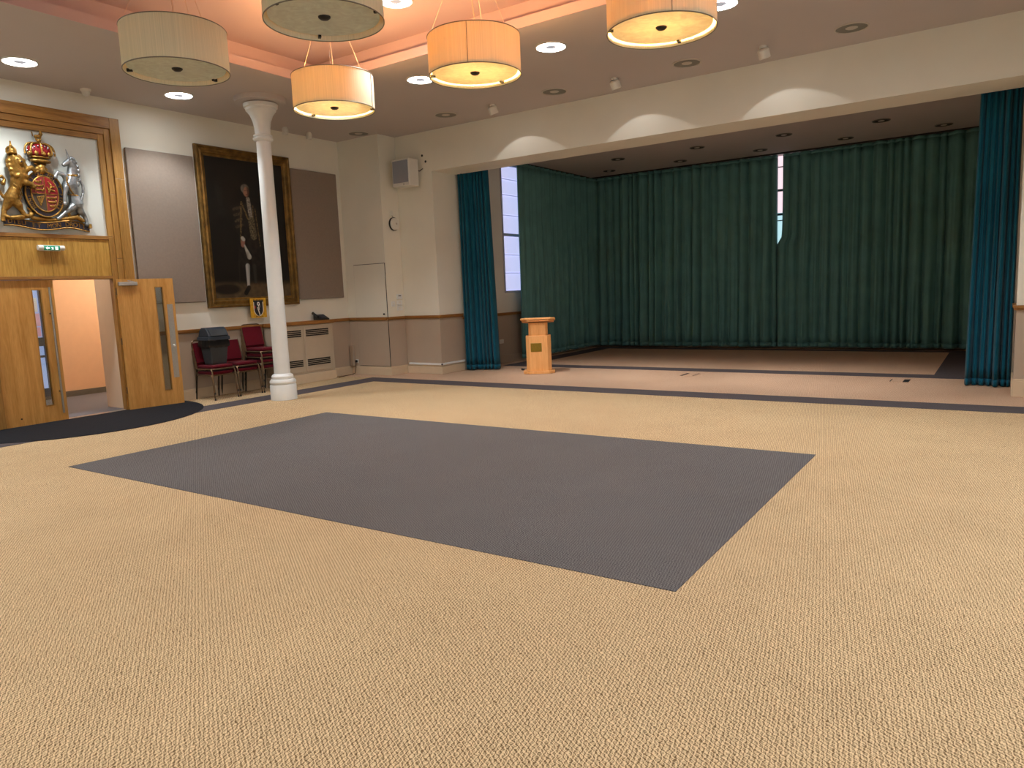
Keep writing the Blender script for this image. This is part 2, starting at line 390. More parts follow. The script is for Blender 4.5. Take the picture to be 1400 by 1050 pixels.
# stage walls
m = MB(); m.box(XP-T, XP, YS, 13.36, 0, RAIL-.06, 1); m.box(XP-T, XP, YS, 13.36, RAIL-.06, 4.7, 0); m.box(XP-T, XP, 13.36, 14.6, 0, RAIL-.06, 1); m.box(XP-T, XP, 13.36, 14.6, RAIL-.06, 1.53, 0)
m.box(XP-T, XP, 14.6, YBK, 0, 4.7, 0); m.box(XP-T, XP, 13.36, 14.6, 4.33, 4.7, 0)
struct(m.build('wall_stage_left', WM), 'cream stage side wall with a tall blind-covered window')
m = MB(); m.box(XP-T, -4.9, YBK, YBK+T, 0, 4.7); m.box(-3.7, .2, YBK, YBK+T, 0, 4.7); m.box(-4.9, -3.7, YBK, YBK+T, 0, 2.3); struct(m.build('wall_stage_back', WM))
m = MB(); m.box(.13, .13+T, YS, YBK+T, 0, 4.7); struct(m.build('wall_stage_right', WM))
# corridor beyond the doors
m = MB(); m.box(-14.3, -14.0, 1., 5.2, 0, 2.6); m.box(-14.3, -14.0, 6.12, 9., 0, 2.6); m.box(-14.3, -14, 5.2, 6.12, 2.3, 2.6)
m.box(-14.3, XW-T, 9., 9.1, 0, 2.6); m.box(-14.3, XW-T, .9, 1., 0, 2.6)
struct(m.build('wall_corridor', M['corridor']), 'peach corridor wall seen through the open door')
m = MB(); m.box(-11.86, XW-T, 5.95, 6.35, 0, 2.6); m.box(-11.86, XW-T, 3.7, 4.10, 0, 2.6); struct(m.build('wall_door_reveal', M['reveal']), 'pale return wall inside the open doorway')
struct(MB().box(-14.3, XW-T, .9, 9.1, 2.6, 2.7).build('ceiling_corridor', M['corridor']))
struct(MB().box(-14.0, -13.985, 6.12, 9., 0, .1).build('baseboard_corridor', M['offring']))
# ---- ceiling with its raised coffer
cx0, cx1, cy0, cy1 = -8.40, -.70, 2.60, 7.64
m = MB()
m.box(XW-T, cx0, YB-T, YP+T, ZC, ZC+.11); m.box(cx1, XR+T, YB-T, YP+T, ZC, ZC+.11); m.box(cx0, cx1, YB-T, cy0, ZC, ZC+.11); m.box(cx0, cx1, cy1, YP, ZC, ZC+.11)
struct(m.build('ceiling', M['ceil']), 'flat grey-white hall ceiling around the raised coffer')
s = .16; zu = 4.985
m = MB(); m.box(cx0-s-.1, cx0-s, cy0-s-.1, cy1+s+.1, ZC+.11, zu); m.box(cx1+s, cx1+s+.1, cy0-s-.1, cy1+s+.1, ZC+.11, zu)
m.box(cx0-s, cx1+s, cy0-s-.1, cy0-s, ZC+.11, zu); m.box(cx0-s, cx1+s, cy1+s, cy1+s+.1, ZC+.11, zu); m.box(cx0-s-.1, cx1+s+.1, cy0-s-.1, cy1+s+.1, zu, zu+.1)
struct(m.build('ceiling_coffer', M['coffer']), 'raised ceiling coffer glowing peach above the drum pendants')
m = MB(); e = .012
m.box(cx0, cx0+e, cy0+e, cy1-e, ZC-.004, ZC+.112); m.box(cx1-e, cx1, cy0+e, cy1-e, ZC-.004, ZC+.112); m.box(cx0, cx1, cy1-e, cy1, ZC-.004, ZC+.112); m.box(cx0, cx1, cy0, cy0+e, ZC-.004, ZC+.112)
struct(m.build('trim_7', M['coffer']), 'pale fascia lip around the ceiling coffer')
struct(MB().box(XP-T, .3, YS, YBK+T, ZS, ZS+.12).build('ceiling_stage', M['ceil']), 'lower stage ceiling behind the beam')

# ---- skirting and rails
def run(name, mat_x, mat_y, segs, prof, label=None):
    """segs: (axis, fixed coordinate of wall face, from, to, sign of outward normal); prof: (z0, z1, depth) steps"""
    m = MB()
    for ax, c, a, b, sg in segs:
        for z0, z1, d in prof:
            lo, hi = (c, c+d) if sg > 0 else (c-d, c)
            if ax == 'y': m.box(lo, hi, a, b, z0, z1, 1)
            else: m.box(a, b, lo, hi, z0, z1, 0)
    o = m.build(name, [mat_x, mat_y], bevel=.004); struct(o, label); return o
left_segs = [('y', XW, 6.2, YA, 1), ('x', YA, XW, -10.915, -1), ('x', YA, -10.055, XAL, -1), ('y', XAL, YA-.03, YP, 1), ('x', YP, XAL, XP, -1), ('y', XP, YP-.03, YS, 1)]
run('baseboard_left', M['skirt'], M['skirt'], [('y', XW, YB, 3.9, 1), ('y', XW, 6.2, YA, 1), ('x', YA, XW, XAL, -1), ('y', XAL, YA-.02, YP, 1), ('x', YP, XAL, XP, -1), ('y', XP, YP-.02, YS, 1)],
    [(0, .15, .02), (.15, .175, .012)], 'cream skirting board along the door wall and corner')
run('trim_8', M['railx'], M['railm'], left_segs, [(RAIL, RAIL+.018, .028), (RAIL+.018, RAIL+.06, .04)], 'brown wooden dado rail along the door wall and corner')
run('trim_9', M['railx'], M['railm'], [('x', YP, XP2, XR, -1), ('y', XP2, YP-.03, YS, -1)], [(RAIL-.01, RAIL+.015, .028), (RAIL+.015, RAIL+.05, .04)], 'brown wooden dado rail on the pier by the right curtain')
run('baseboard_right', M['skirt'], M['skirt'], [('x', YP, XP2, XR, -1), ('y', XP2, YP-.02, YS, -1)], [(0, .20, .02), (.20, .225, .014)], 'cream skirting board on the right pier')
run('trim_10', M['railx'], M['railm'], [('y', XP, YS, 14.4, 1)], [(RAIL-.06, RAIL, .035)], 'dark dado rail on the stage side wall')
run('baseboard_stage', M['dado'], M['dado'], [('y', XP, YS, 14.4, 1)], [(0, .16, .02)])

# ---- windows on the stage
def pane_window(name, label, parts): pass
win = thing('window_1', None, None, (XP, 13.36, 1.53)); win['kind'] = 'structure'; win['label'] = 'tall stage window covered by a pale daylit blind'
fr = MB(); y0, y1, z0, z1 = 13.36, 14.6, 1.53, 4.33
fr.box(XP-.1, XP+.015, y0, y0+.045, z0, z1); fr.box(XP-.1, XP+.015, y1-.045, y1, z0, z1); fr.box(XP-.1, XP+.03, y0+.045, y1-.045, z0, z0+.045); fr.box(XP-.1, XP+.015, y0+.045, y1-.045, z1-.04, z1)
fr.build('window_frame', M['barm'], win)
zs = [1.575, 1.96, 2.36, 2.80, 3.22, 3.66, 4.0, 4.29]
for a, b in zip(zs[:-1], zs[1:]):
    MB().prism([(XP-.075, a), (XP-.045, a+.03), (XP-.06, b), (XP-.09, b)], y0+.045, y1-.045, 'y').build('blind_slat', M['blind'], win)
for z in zs[1:-1]: MB().box(XP-.044, XP-.040, y0+.045, y1-.045, z-.008, z+.016).build('blind_shade_line', M['blindshade'], win)  # thin strips drawn as the shading lines at the slat joints
for z in (2.80,): MB().box(XP-.05, XP-.01, y0+.045, y1-.045, z-.03, z+.03).build('glazing_bar', M['barm'], win)
win = thing('window_2', None, None, (-4.3, YBK, 2.3)); win['kind'] = 'structure'; win['label'] = 'window glimpsed as a bright sliver between the back curtains'
MB().box(-4.9, -3.7, YBK+.08, YBK+.10, 3.10, 4.7).build('pane', M['skyp'], win); MB().box(-4.9, -3.7, YBK+.08, YBK+.10, 2.3, 3.10).build('pane', M['skyc'], win)
for z, h in ((4.12, .02), (3.60, .05), (3.06, .05), (2.92, .02)): MB().box(-4.9, -3.7, YBK+.04, YBK+.08, z-h/2, z+h/2).build('glazing_bar', M['bard'], win)
# glazed door at the far side of the corridor, seen through the slot of the closed leaf
win = thing('window_3', None, None, (-14.0, 5.66, 0)); win['kind'] = 'structure'; win['label'] = 'bluish glazed corridor door with paper notices seen through the slot'
f = MB(); f.box(-14.08, -13.98, 5.2, 5.28, 0, 2.3); f.box(-14.08, -13.98, 6.05, 6.12, 0, 2.3); f.box(-14.08, -13.98, 5.28, 6.05, .0, .2); f.box(-14.08, -13.98, 5.28, 6.05, 2.2, 2.3); f.box(-14.08, -13.98, 5.28, 6.05, .95, 1.10); f.build('door_frame', M['bard'], win)
MB().box(-14.06, -14.03, 5.28, 6.05, 1.10, 2.2).build('pane', M['skyb'], win); MB().box(-14.06, -14.03, 5.28, 6.05, .2, .95).build('pane', M['skyb'], win)
for i in range(5): MB().box(-13.97, -13.95, 5.35+i*.14, 5.37+i*.14, .15, .75).build('guard_bar', M['bard'], win)
MB().box(-13.97, -13.95, 5.3, 6.02, .75, .79).build('guard_rail', M['bard'], win)
for i, (ya, za, w_, h_, k) in enumerate([(5.83, 1.55, .17, .24, 'paper'), (5.85, 1.30, .17, .22, 'paperp'), (5.86, 1.12, .15, .16, 'paperp')]):
    o = MB().box(-13.975, -13.972, ya, ya+w_, za, za+h_).build('notice_paper', M[k])
    tag(o, ['white paper notice, topmost behind the door glass', 'pink paper notice, middle one behind the door glass', 'small pink paper notice, lowest behind the door glass'][i], 'notice', 'paper notices on the corridor door')

# ================================================================== OAK DOORWAY
PX = XW+.03
por = thing('oak_door_surround', 'tall oak panelled door surround framing the coat of arms', 'door surround', (XW, 5.03, 0))
yc = 5.03
def pbox(name, y0, y1, z0, z1, d, mat, bev=.004):
    return MB().box(XW, XW+d, y0, y1, z0, z1).build(name, M[mat], por, bevel=bev)
for sg in (1, -1):
    for a, b, d, cuts in ((.82, .905, .05, (.009, 2.62, 4.10)), (.905, .995, .065, (.009, 2.3, 3.25, 4.19)), (.995, 1.14, .085, (.009, 1.5, 3.48, 4.35))):
        ya, yb = sorted((yc+sg*a, yc+sg*b))
        for z0, z1 in zip(cuts[:-1], cuts[1:]): pbox('oak_upright', ya, yb, z0+.001, z1-.001, d, 'oakx')
pbox('oak_head_rail', yc-.995, yc+.995, 4.19, 4.35, .085, 'oaky'); pbox('oak_head_rail', yc-.905, yc+.905, 4.10, 4.188, .065, 'oaky'); pbox('oak_head_rail', yc-.82, yc+.82, 4.02, 4.098, .05, 'oaky')
pbox('oak_sill_rail', yc-.82, yc+.82, 2.575, 2.63, .055, 'oaky'); pbox('oak_panel', yc-.82, yc-.002, 2.045, 2.573, .035, 'oak', .002); pbox('oak_panel', yc+.002, yc+.82, 2.045, 2.573, .035, 'oak', .002)
pbox('oak_lintel', yc-.82, yc+.82, 2.0, 2.043, .05, 'oaky'); pbox('white_backboard', yc-.82, yc+.82, 2.632, 4.018, .02, 'whitepanel', 0)
# door leaves
def door_leaf(name, label, W, slot, H=1.985, TH=.045, steel='bar'):
    d = thing(name, label, None); d['kind'] = 'structure'
    a, b, c0, c1 = slot          # local: y along the leaf from the hinge, x = thickness
    m = MB(); m.box(0, TH, 0, a, 0, H); m.box(0, TH, b, W, 0, H); m.box(0, TH, a, b, 0, c0); m.box(0, TH, a, b, c1, H); m.build('leaf_panel', M['door'], d)
    for s_ in (-.004, TH-.008):
        f = MB(); g = .012; f.box(s_, s_+.012, a, a+g, c0, c1); f.box(s_, s_+.012, b-g, b, c0, c1); f.box(s_, s_+.012, a+g, b-g, c0, c0+g); f.box(s_, s_+.012, a+g, b-g, c1-g, c1); f.build('glazing_bead', M['oakx'], d)
    MB().box(TH/2-.004, TH/2+.004, a, b, c0, c1).build('vision_pane', M['glass'], d)
    for z in (.25, 1.0, 1.75): MB().lathe([(.011, 0), (.011, .1)], (TH/2, -.006, z), 10).build('hinge', M['bronze'], d)
    return d
d1 = door_leaf('door_1', 'closed oak door leaf with slot window and long steel pull bar', .825, (.537, .663, .225, 1.86)); 
hb = MB().tube([(.11, .742, .11), (.11, .742, 1.885)], .0145, 14).build('pull_bar', M['steel'], d1, True)
for z in (.42, 1.52): MB().tube([(.045, .742, z), (.11, .742, z)], .009, 10).build('bar_standoff', M['metald'], hb)
MB().tube([(.044, .22, .10), (.052, .22, .10)], .011, 12).build('floor_bolt', M['metald'], d1); d1.location = (XW-.035, 4.195, .008)
d2 = door_leaf('door_2', 'oak door leaf standing open against the wall with push plate', .825, (.537, .663, .225, 1.86)); 
MB().box(.045, .049, .70, .785, .42, 1.58).build('push_plate', M['steel'], d2)
MB().lathe([(.018, 0), (.018, .02), (.010, .03), (0, .03)], (0, 0, 0), 14, T=Matrix.Translation((.049, .745, .93)) @ Matrix.Rotation(PI/2, 4, 'Y')).build('turn_knob', M['plastic'], d2, True)
cl = MB().box(.045, .095, .015, .285, 1.885, 1.94).build('door_closer', M['steel'], d2, bevel=.008)
MB().tube([(.07, .25, 1.94), (.02, .10, 1.975)], .006, 8).build('closer_arm', M['steel'], cl); d2.location = (XW+.035, 5.885, .008); turn(d2, -math.radians(10.5))
# jamb between the leaves
j = thing('door_frame', None, None, (XW, 5.9, 0)); j['kind'] = 'structure'; j['label'] = 'oak jamb and head of the double doorway'
MB().box(XW-T, XW+.03, 5.90, 5.95, 0, 2.0).build('jamb', M['oakx'], j); MB().box(XW-T, XW+.03, 4.10, 4.185, 0, 2.0).build('jamb', M['oakx'], j); MB().box(XW-T, XW, 4.19, 5.90, 1.998, 2.03).build('jamb_head', M['oaky'], j)
MB().box(XW-T, XW, 4.19, 5.90, -.002, .003).build('threshold_strip', M['steel'], j)
# half-round entrance mat
n = 40; R_ = 1.77
arc = [(XW+.012+R_*math.cos(-PI/2+PI*i/n), 5.05+R_*math.sin(-PI/2+PI*i/n)) for i in range(n+1)]
tag(MB().prism(arc, .004, .008).build('entrance_mat', M['mat']), 'black half-round entrance mat in front of the oak doors', 'mat')
# exit sign
ex = thing('exit_sign', 'slim green exit sign light above the oak doors', 'sign', (XW+.035, 5.02, 2.385))
MB().box(XW+.0355, XW+.05, 4.88, 5.16, 2.395, 2.475).build('back_plate', M['plastic'], ex)
MB().tube([(XW+.085, 4.85, 2.435), (XW+.085, 5.19, 2.435)], .036, 18).build('tube_body', M['plastic'], ex, True)
def cyl_patch(mb, cx, cz, r, y0, y1, a0, a1, n=6):
    vs = []; fs = []
    for i in range(n+1):
        a = a0+(a1-a0)*i/n
        for y in (y0, y1): vs.append((cx+r*math.cos(a), y, cz+r*math.sin(a)))
    for i in range(n): fs.append((2*i, 2*i+1, 2*i+3, 2*i+2))
    return mb.add(vs, fs)
face = cyl_patch(MB(), XW+.085, 2.435, .0368, 4.915, 5.125, -1.2, 1.0).build('green_face', M['exitg'], ex)
def sgn(pts): return MB().prism([(5.02+a, 2.43+b) for a, b in pts], XW+.118, XW+.1235, 'x')
sgn([(-.085, .0), (-.06, .022), (-.06, .008), (-.032, .008), (-.032, -.008), (-.06, -.008), (-.06, -.022)]).build('arrow_mark', M['exitw'], face)
run_ = MB(); run_.prism([(5.02+a, 2.43+b) for a, b in [(-.012, -.024), (.0, -.004), (-.012, .004), (-.006, .012), (.012, .010), (.018, .002), (.010, -.004), (.016, -.014), (.010, -.024), (.004, -.012)]], XW+.118, XW+.1235, 'x')
run_.build('running_figure_mark', M['exitw'], face); sgn([(.04, -.024), (.04, .022), (.075, .022), (.075, -.024)]).build('doorway_mark', M['exitw'], face)

# ================================================================== COAT OF ARMS
AX = XW+.0205
arms = thing('coat_of_arms', 'carved royal coat of arms with golden lion and silver unicorn', 'coat of arms', (AX, 5.02, 2.7))
def blob(name, caps, mat, vox=.0075, sm=2, parent=arms, k=1.0):
    m = MB(); caps = [tuple(v*k if isinstance(v, float) else v for v in c) for c in caps]
    for c in caps:
        if len(c) == 2: m.ball(c[0], c[1], 12)
        else: m.capsule(c[0], c[1], c[2], c[3], 12)
    o = remesh(m.build(name, M[mat], parent), vox, sm); x0 = AX-parent_origin(parent).x+.001
    for v in o.data.vertices: v.co.x = max(v.co.x, x0)
    return o
def p(y, z, x=.05): return (AX+x, y, z)
def chain(pts): return [(pts[i][0], pts[i][1], pts[i+1][0], pts[i+1][1]) for i in range(len(pts)-1)]
hip, ch = p(4.60, 3.08, .06), p(4.72, 3.37, .085)
lion = chain([(hip, .075), (p(4.655, 3.21, .07), .056), (ch, .085), (p(4.71, 3.48, .10), .075), (p(4.695, 3.565, .12), .066)])
lion += chain([(hip, .07), (p(4.545, 2.985), .046), (p(4.50, 2.92), .028), (p(4.485, 2.84, .06), .03), (p(4.53, 2.825, .08), .026)])
lion += chain([(hip, .065), (p(4.665, 3.0, .08), .048), (p(4.70, 2.93, .07), .027), (p(4.735, 2.865, .07), .026), (p(4.77, 2.855, .08), .024)])
lion += chain([(ch, .06), (p(4.79, 3.46, .12), .036), (p(4.87, 3.50, .12), .026), (p(4.90, 3.47, .12), .026)])
lion += chain([(ch, .055), (p(4.77, 3.29, .14), .034), (p(4.845, 3.27, .14), .026), (p(4.86, 3.24, .14), .026)])
lion += chain([(hip, .03), (p(4.51, 3.09), .016), (p(4.455, 3.20), .015), (p(4.47, 3.32), .015), (p(4.525, 3.365), .015), (p(4.555, 3.32), .014), (p(4.53, 3.27), .026)])
lion += [(p(4.715, 3.54, .185), .03), (p(4.70, 3.575, .17), .03), (p(4.655, 3.625, .13), .02), (p(4.735, 3.625, .13), .02)]
for i in range(11):
    a = 2*PI*i/11; lion.append((p(4.70+.092*math.cos(a), 3.53+.10*math.sin(a), .09), .034)); lion.append((p(4.705+.085*math.cos(a+.3), 3.45+.10*math.sin(a+.3), .105), .03))
for i in range(5): lion.append((p(4.66+.03*i, 3.42-.012*abs(i-2)-.03, .155), .028))
lb = blob('lion', lion, 'gold', k=1.17)
for k in range(4): MB().tube([p(4.60+.012*k+.02*t, 3.17+.045*k-.012*t*t, .105+.028*math.sin(PI*(t+.4)/4.2)+.004*k) for t in range(5)], .007, 6).build('rib', M['gold'], lb, True)
lc = MB(); lc.tube([p(4.655+.05*math.cos(2*PI*i/16), 3.66+.008*math.sin(2*PI*i/16), .11+.05*math.sin(2*PI*i/16)) for i in range(16)], .013, 8, closed=True)
for a in (0, PI/3, 2*PI/3): lc.tube([p(4.65+.06*math.cos(a)*math.cos(t)*(1.15 if .5 < t < 2.6 else 1), 3.665+.085*math.sin(t), .11+.06*math.sin(a)*math.cos(t)) for t in [PI*i/10 for i in range(11)]], .010, 6)
lc.ball(p(4.65, 3.765, .11), .018, 10); lc.box(AX+.10, AX+.12, 4.643, 4.657, 3.77, 3.82); lc.ball(p(4.655, 3.69, .11), (.045, .045, .045), 10)
lc.build('lion_crown', M['gold'], lb, True)
hip, ch = p(5.43, 3.06, .06), p(5.36, 3.33, .085)
uni = chain([(hip, .078), (p(5.405, 3.19, .07), .056), (ch, .078), (p(5.40, 3.46, .09), .058), (p(5.41, 3.57, .10), .048), (p(5.365, 3.635, .12), .042), (p(5.29, 3.585, .13), .026)])
uni += chain([(hip, .065), (p(5.345, 2.995, .08), .043), (p(5.27, 2.94, .07), .023), (p(5.18, 2.855, .07), .021), (p(5.16, 2.845, .07), .024)])
uni += chain([(hip, .06), (p(5.475, 2.96, .06), .042), (p(5.53, 2.91, .05), .023), (p(5.552, 2.81, .05), .02), (p(5.552, 2.785, .05), .026)])
uni += chain([(ch, .05), (p(5.28, 3.44, .12), .03), (p(5.20, 3.47, .12), .022), (p(5.165, 3.42, .12), .02), (p(5.165, 3.405, .12), .024)])
uni += chain([(ch, .05), (p(5.285, 3.28, .13), .032), (p(5.255, 3.17, .13), .02), (p(5.248, 3.07, .12), .019), (p(5.248, 3.05, .12), .025)])
uni += chain([(hip, .03), (p(5.50, 3.10), .018), (p(5.545, 3.22), .016), (p(5.555, 3.33), .016), (p(5.52, 3.405), .016), (p(5.475, 3.385), .016), (p(5.48, 3.33), .022)])
uni += [(p(5.455, 3.64, .09), .03), (p(5.475, 3.58, .085), .032), (p(5.48, 3.52, .08), .034), (p(5.478, 3.46, .075), .034), (p(5.43, 3.675, .10), .028), (p(5.41, 3.69, .11), .022)]
ub = blob('unicorn', uni, 'silver', k=1.2)
MB().tube([p(5.365, 3.67, .13), p(5.335, 3.80, .13)], [.018, .004], 10).build('horn', M['silver'], ub, True)
MB().tube([p(5.395+.068*math.cos(2*PI*i/18), 3.455+.012*math.cos(2*PI*i/18+1), .09+.066*math.sin(2*PI*i/18)) for i in range(18)], .016, 8, closed=True).build('coronet_collar', M['gold'], ub, True)
MB().tube([p(5.40+.064*math.cos(2*PI*i/18), 3.185+.012*math.cos(2*PI*i/18+2), .07+.064*math.sin(2*PI*i/18)) for i in range(18)], .010, 8, closed=True).build('chain', M['gold'], ub, True)
MB().tube([p(5.30, 3.42, .15), p(5.285, 3.34, .165), p(5.33, 3.24, .15), p(5.37, 3.19, .14)], .010, 8).build('chain', M['gold'], ub, True)
for y_, z_ in ((4.678, 3.585), (4.712, 3.585)): MB().ball(p(y_, z_, .195), .008, 8).build('eye', M['navy'], lb, True)
MB().ball(p(5.35, 3.648, .168), .008, 8).build('eye', M['navy'], ub, True)
MB().ball(p(4.712, 3.55, .222), (.008, .014, .010), 8).build('nose', M['navy'], lb, True)
# crown
CY = 5.015
cr = MB(); 
def ring(mb, z, ry, rx, r, n=24, x=.075): mb.tube([p(CY+ry*math.cos(2*PI*i/n), z, x+rx*math.sin(2*PI*i/n)) for i in range(n)], r, 8, closed=True)
ring(cr, 3.605, .115, .052, .018); ring(cr, 3.655, .122, .056, .012)
for i in range(9):
    a = 2*PI*i/9; cr.ball(p(CY+.135*math.cos(a), 3.70, .075+.072*math.sin(a)), (.014, .026, .03), 10)
for a in (0, PI/4, PI/2, 3*PI/4):
    pts = []
    for i in range(17):
        t = PI*i/16; rr = .19*abs(math.cos(t))**.55*(1 if math.cos(t) > 0 else -1) if i != 8 else 0
        pts.append(p(CY+rr*math.cos(a), 3.69+.17*math.sin(t)**.8-.02*(1-abs(math.cos(t))), .085+.34*rr*math.sin(a)))
    cr.tube(pts, .013, 8)
cr.ball(p(CY, 3.875, .085), .030, 12)
crown = cr.build('crown', M['gold'], arms, True)
MB().ball(p(CY, 3.745, .07), (.065, .155, .095), 20).build('crown_cap', M['red'], crown, True)
pe = MB()
for i in range(9): pe.ball(p(CY-.17+.34*i/8, 3.80-.07*abs((i-4)/4)**2, .155-.05*abs((i-4)/4)), .011, 8)
pe.build('pearl_beads', M['silver'], crown, True)['kind'] = 'stuff'
blob('crown_lion', chain([(p(4.985, 3.93, .085), .024), (p(5.035, 3.935, .085), .024)])+[(p(5.045, 3.965, .10), .026), (p(5.045, 4.0, .10), .018)]+chain([(p(4.985, 3.92, .085), .012), (p(4.985, 3.885, .085), .012)])+chain([(p(5.04, 3.92, .085), .012), (p(5.04, 3.885, .085), .012)])+chain([(p(4.965, 3.94), .008), (p(4.955, 3.99), .010)]), 'gold', .006, 2, crown)
blob('helmet', [(p(CY, 3.52, .06), .062), (p(CY, 3.48, .07), .055), (p(CY-.05, 3.50, .06), .035), (p(CY+.05, 3.50, .06), .035)]+chain([(p(CY-.06, 3.57), .022), (p(CY+.06, 3.57), .022)]), 'gold')
# garter and shield
GZ = 3.165
def ell(ry, rz, n=64): return [(CY+ry*math.cos(2*PI*i/n), GZ+rz*math.sin(2*PI*i/n)) for i in range(n)]
MB().prism(ell(.24, .305), AX, AX+.085, 'x').build('garter_back', M['navy'], arms)
g = thing_g = MB().tube([p(CY+.243*math.cos(2*PI*i/64), GZ+.309*math.sin(2*PI*i/64), .085) for i in range(64)], .012, 8, closed=True).build('garter_rim', M['gold'], arms, True)
MB().tube([p(CY+.172*math.cos(2*PI*i/64), GZ+.238*math.sin(2*PI*i/64), .09) for i in range(64)], .013, 8, closed=True).build('garter_inner_rim', M['gold'], arms, True)
txt = 'HONI·SOIT·QUI·MAL·Y·PENSE'; lt = MB()
for i, c in enumerate(txt):
    if c == '·': continue
    a = math.radians(222)-math.radians(264)*i/(len(txt)-1)
    vs, fs = text_mesh(c, .058, .004)
    ta = math.atan2(.272*math.cos(a), -.206*math.sin(a))+PI       # tangent
    Tm = Matrix.Translation(p(CY+.207*math.cos(a), GZ+.273*math.sin(a), .088)) @ Matrix(((0,0,1),(1,0,0),(0,1,0))).to_4x4() @ Matrix.Rotation(ta, 4, 'Z')
    lt.add(vs, fs, 0, Tm)
lt.build('garter_lettering', M['gold'], arms)['kind'] = 'stuff'
for qy, qz, mt in ((-1, 1, 'shred'), (1, 1, 'red'), (-1, -1, 'shdark'), (1, -1, 'shred')):
    poly = [(CY, GZ)]+[(CY+qy*.165*math.cos(PI/2*i/14), GZ+qz*.23*math.sin(PI/2*i/14)) for i in range(15)]
    q = MB().prism(poly, AX+.08, AX+.10, 'x').build('shield_quarter', M[mt], arms)
    ch_ = MB()
    if (qy, qz) in ((-1, 1), (1, -1)):
        for r in range(3):
            yy = CY+qy*(.075 if r != (2 if qz > 0 else 0) or True else .06); zz = GZ+qz*(.05+.055*r); L_ = (.105, .09, .06)[r]
            ch_.capsule(p(yy-L_/2, zz, .102), .011, p(yy+L_/2, zz, .102), .011, 8); ch_.ball(p(yy+L_/2+.004, zz+.014, .104), .012, 8)
            for f_ in (-.4, -.1, .3): ch_.capsule(p(yy+L_*f_, zz, .102), .006, p(yy+L_*f_+.01, zz-.022, .102), .005, 8)
    elif qy == 1:
        for a_, b_ in (((.05, .03), (.085, .12)), ((.085, .12), (.055, .16)), ((.07, .06), (.12, .05)), ((.08, .10), (.12, .10)), ((.055, .04), (.03, .09))): ch_.capsule(p(CY+a_[0], GZ+a_[1], .103), .014, p(CY+b_[0], GZ+b_[1], .103), .011, 8)
    else:
        for a_, b_ in (((.02, .03), (.11, .05)), ((.11, .05), (.075, .16)), ((.02, .03), (.075, .16)), ((.05, .05), (.065, .12)), ((.08, .05), (.075, .12))): ch_.capsule(p(CY-a_[0], GZ-a_[1], .103), .008, p(CY-b_[0], GZ-b_[1], .103), .007, 8)
    ch_.build('heraldic_charge', M['gold'], q, True)['kind'] = 'stuff'
MB().box(AX+.098, AX+.108, CY-.004, CY+.004, GZ-.225, GZ+.225).build('shield_bar', M['gold'], arms); MB().box(AX+.098, AX+.108, CY-.16, CY+.16, GZ-.004, GZ+.004).build('shield_bar', M['gold'], arms)
# compartment and motto scroll
blob('scrollwork_base', chain([(p(4.50, 2.81), .03), (p(4.65, 2.83, .06), .035), (p(4.80, 2.86, .06), .03), (p(4.86, 2.90, .05), .022)])+chain([(p(5.15, 2.83, .05), .03), (p(5.30, 2.85, .05), .035), (p(5.42, 2.88, .05), .035), (p(5.50, 2.83, .05), .028)])+chain([(p(5.34, 2.86), .02), (p(5.31, 2.93), .018), (p(5.36, 2.965), .016)])+chain([(p(5.42, 2.88), .02), (p(5.47, 2.94), .018), (p(5.43, 2.975), .014)])+chain([(p(4.80, 2.86), .018), (p(4.83, 2.94), .016), (p(4.79, 2.965), .013)])+chain([(p(4.85, 2.83), .03), (p(5.15, 2.82), .03)]), 'gold')
n = 60; W_ = 1.12
def wav(t): return 2.755+.022*math.sin(t*2*PI*1.5+.6)-.012*t, .055+.028*math.cos(t*2*PI*1.5+.6)
vs = []; fs = []
for i in range(n+1):
    t = i/n; z, x = wav(t); y = 4.465+W_*t
    for dz, dx in ((-.046, 0), (.046, 0), (.046, .018), (-.046, .018)): vs.append((AX+x+dx-.01, y, z+dz))
for i in range(n):
    for k in range(4): fs.append((i*4+k, i*4+(k+1) % 4, i*4+4+(k+1) % 4, i*4+4+k))
fs += [(0, 1, 2, 3), (n*4, n*4+1, n*4+2, n*4+3)]
ms = MB().add(vs, fs).build('motto_scroll', M['navy'], arms, True)
for dz in (-.048, .048): MB().tube([p(4.465+W_*i/n, wav(i/n)[0]+dz, wav(i/n)[1]+.003) for i in range(n+1)], .011, 8).build('scroll_edge', M['gold'], ms, True)
for t, sg in ((0, -1), (1, 1)):
    z, x = wav(t); MB().tube([p(4.465+W_*t+sg*.02*math.sin(a_)*.8+sg*.006, z, x+.0+.02*math.cos(a_)) for a_ in (0,)]+[p(4.465+W_*t+sg*.006, z+.055, x+.01)], .028, 10).build('scroll_curl', M['gold'], ms, True)
lt = MB(); mot = 'DIEU ET MON DROIT'
for i, c in enumerate(mot):
    if c == ' ': continue
    t = .07+.86*i/(len(mot)-1); z, x = wav(t); vs, fs = text_mesh(c, .085, .004)
    lt.add(vs, fs, 0, Matrix.Translation(p(4.465+W_*t, z, x+.012)) @ Matrix(((0,0,1),(1,0,0),(0,1,0))).to_4x4())
lt.build('motto_lettering', M['gold'], ms)['kind'] = 'stuff'

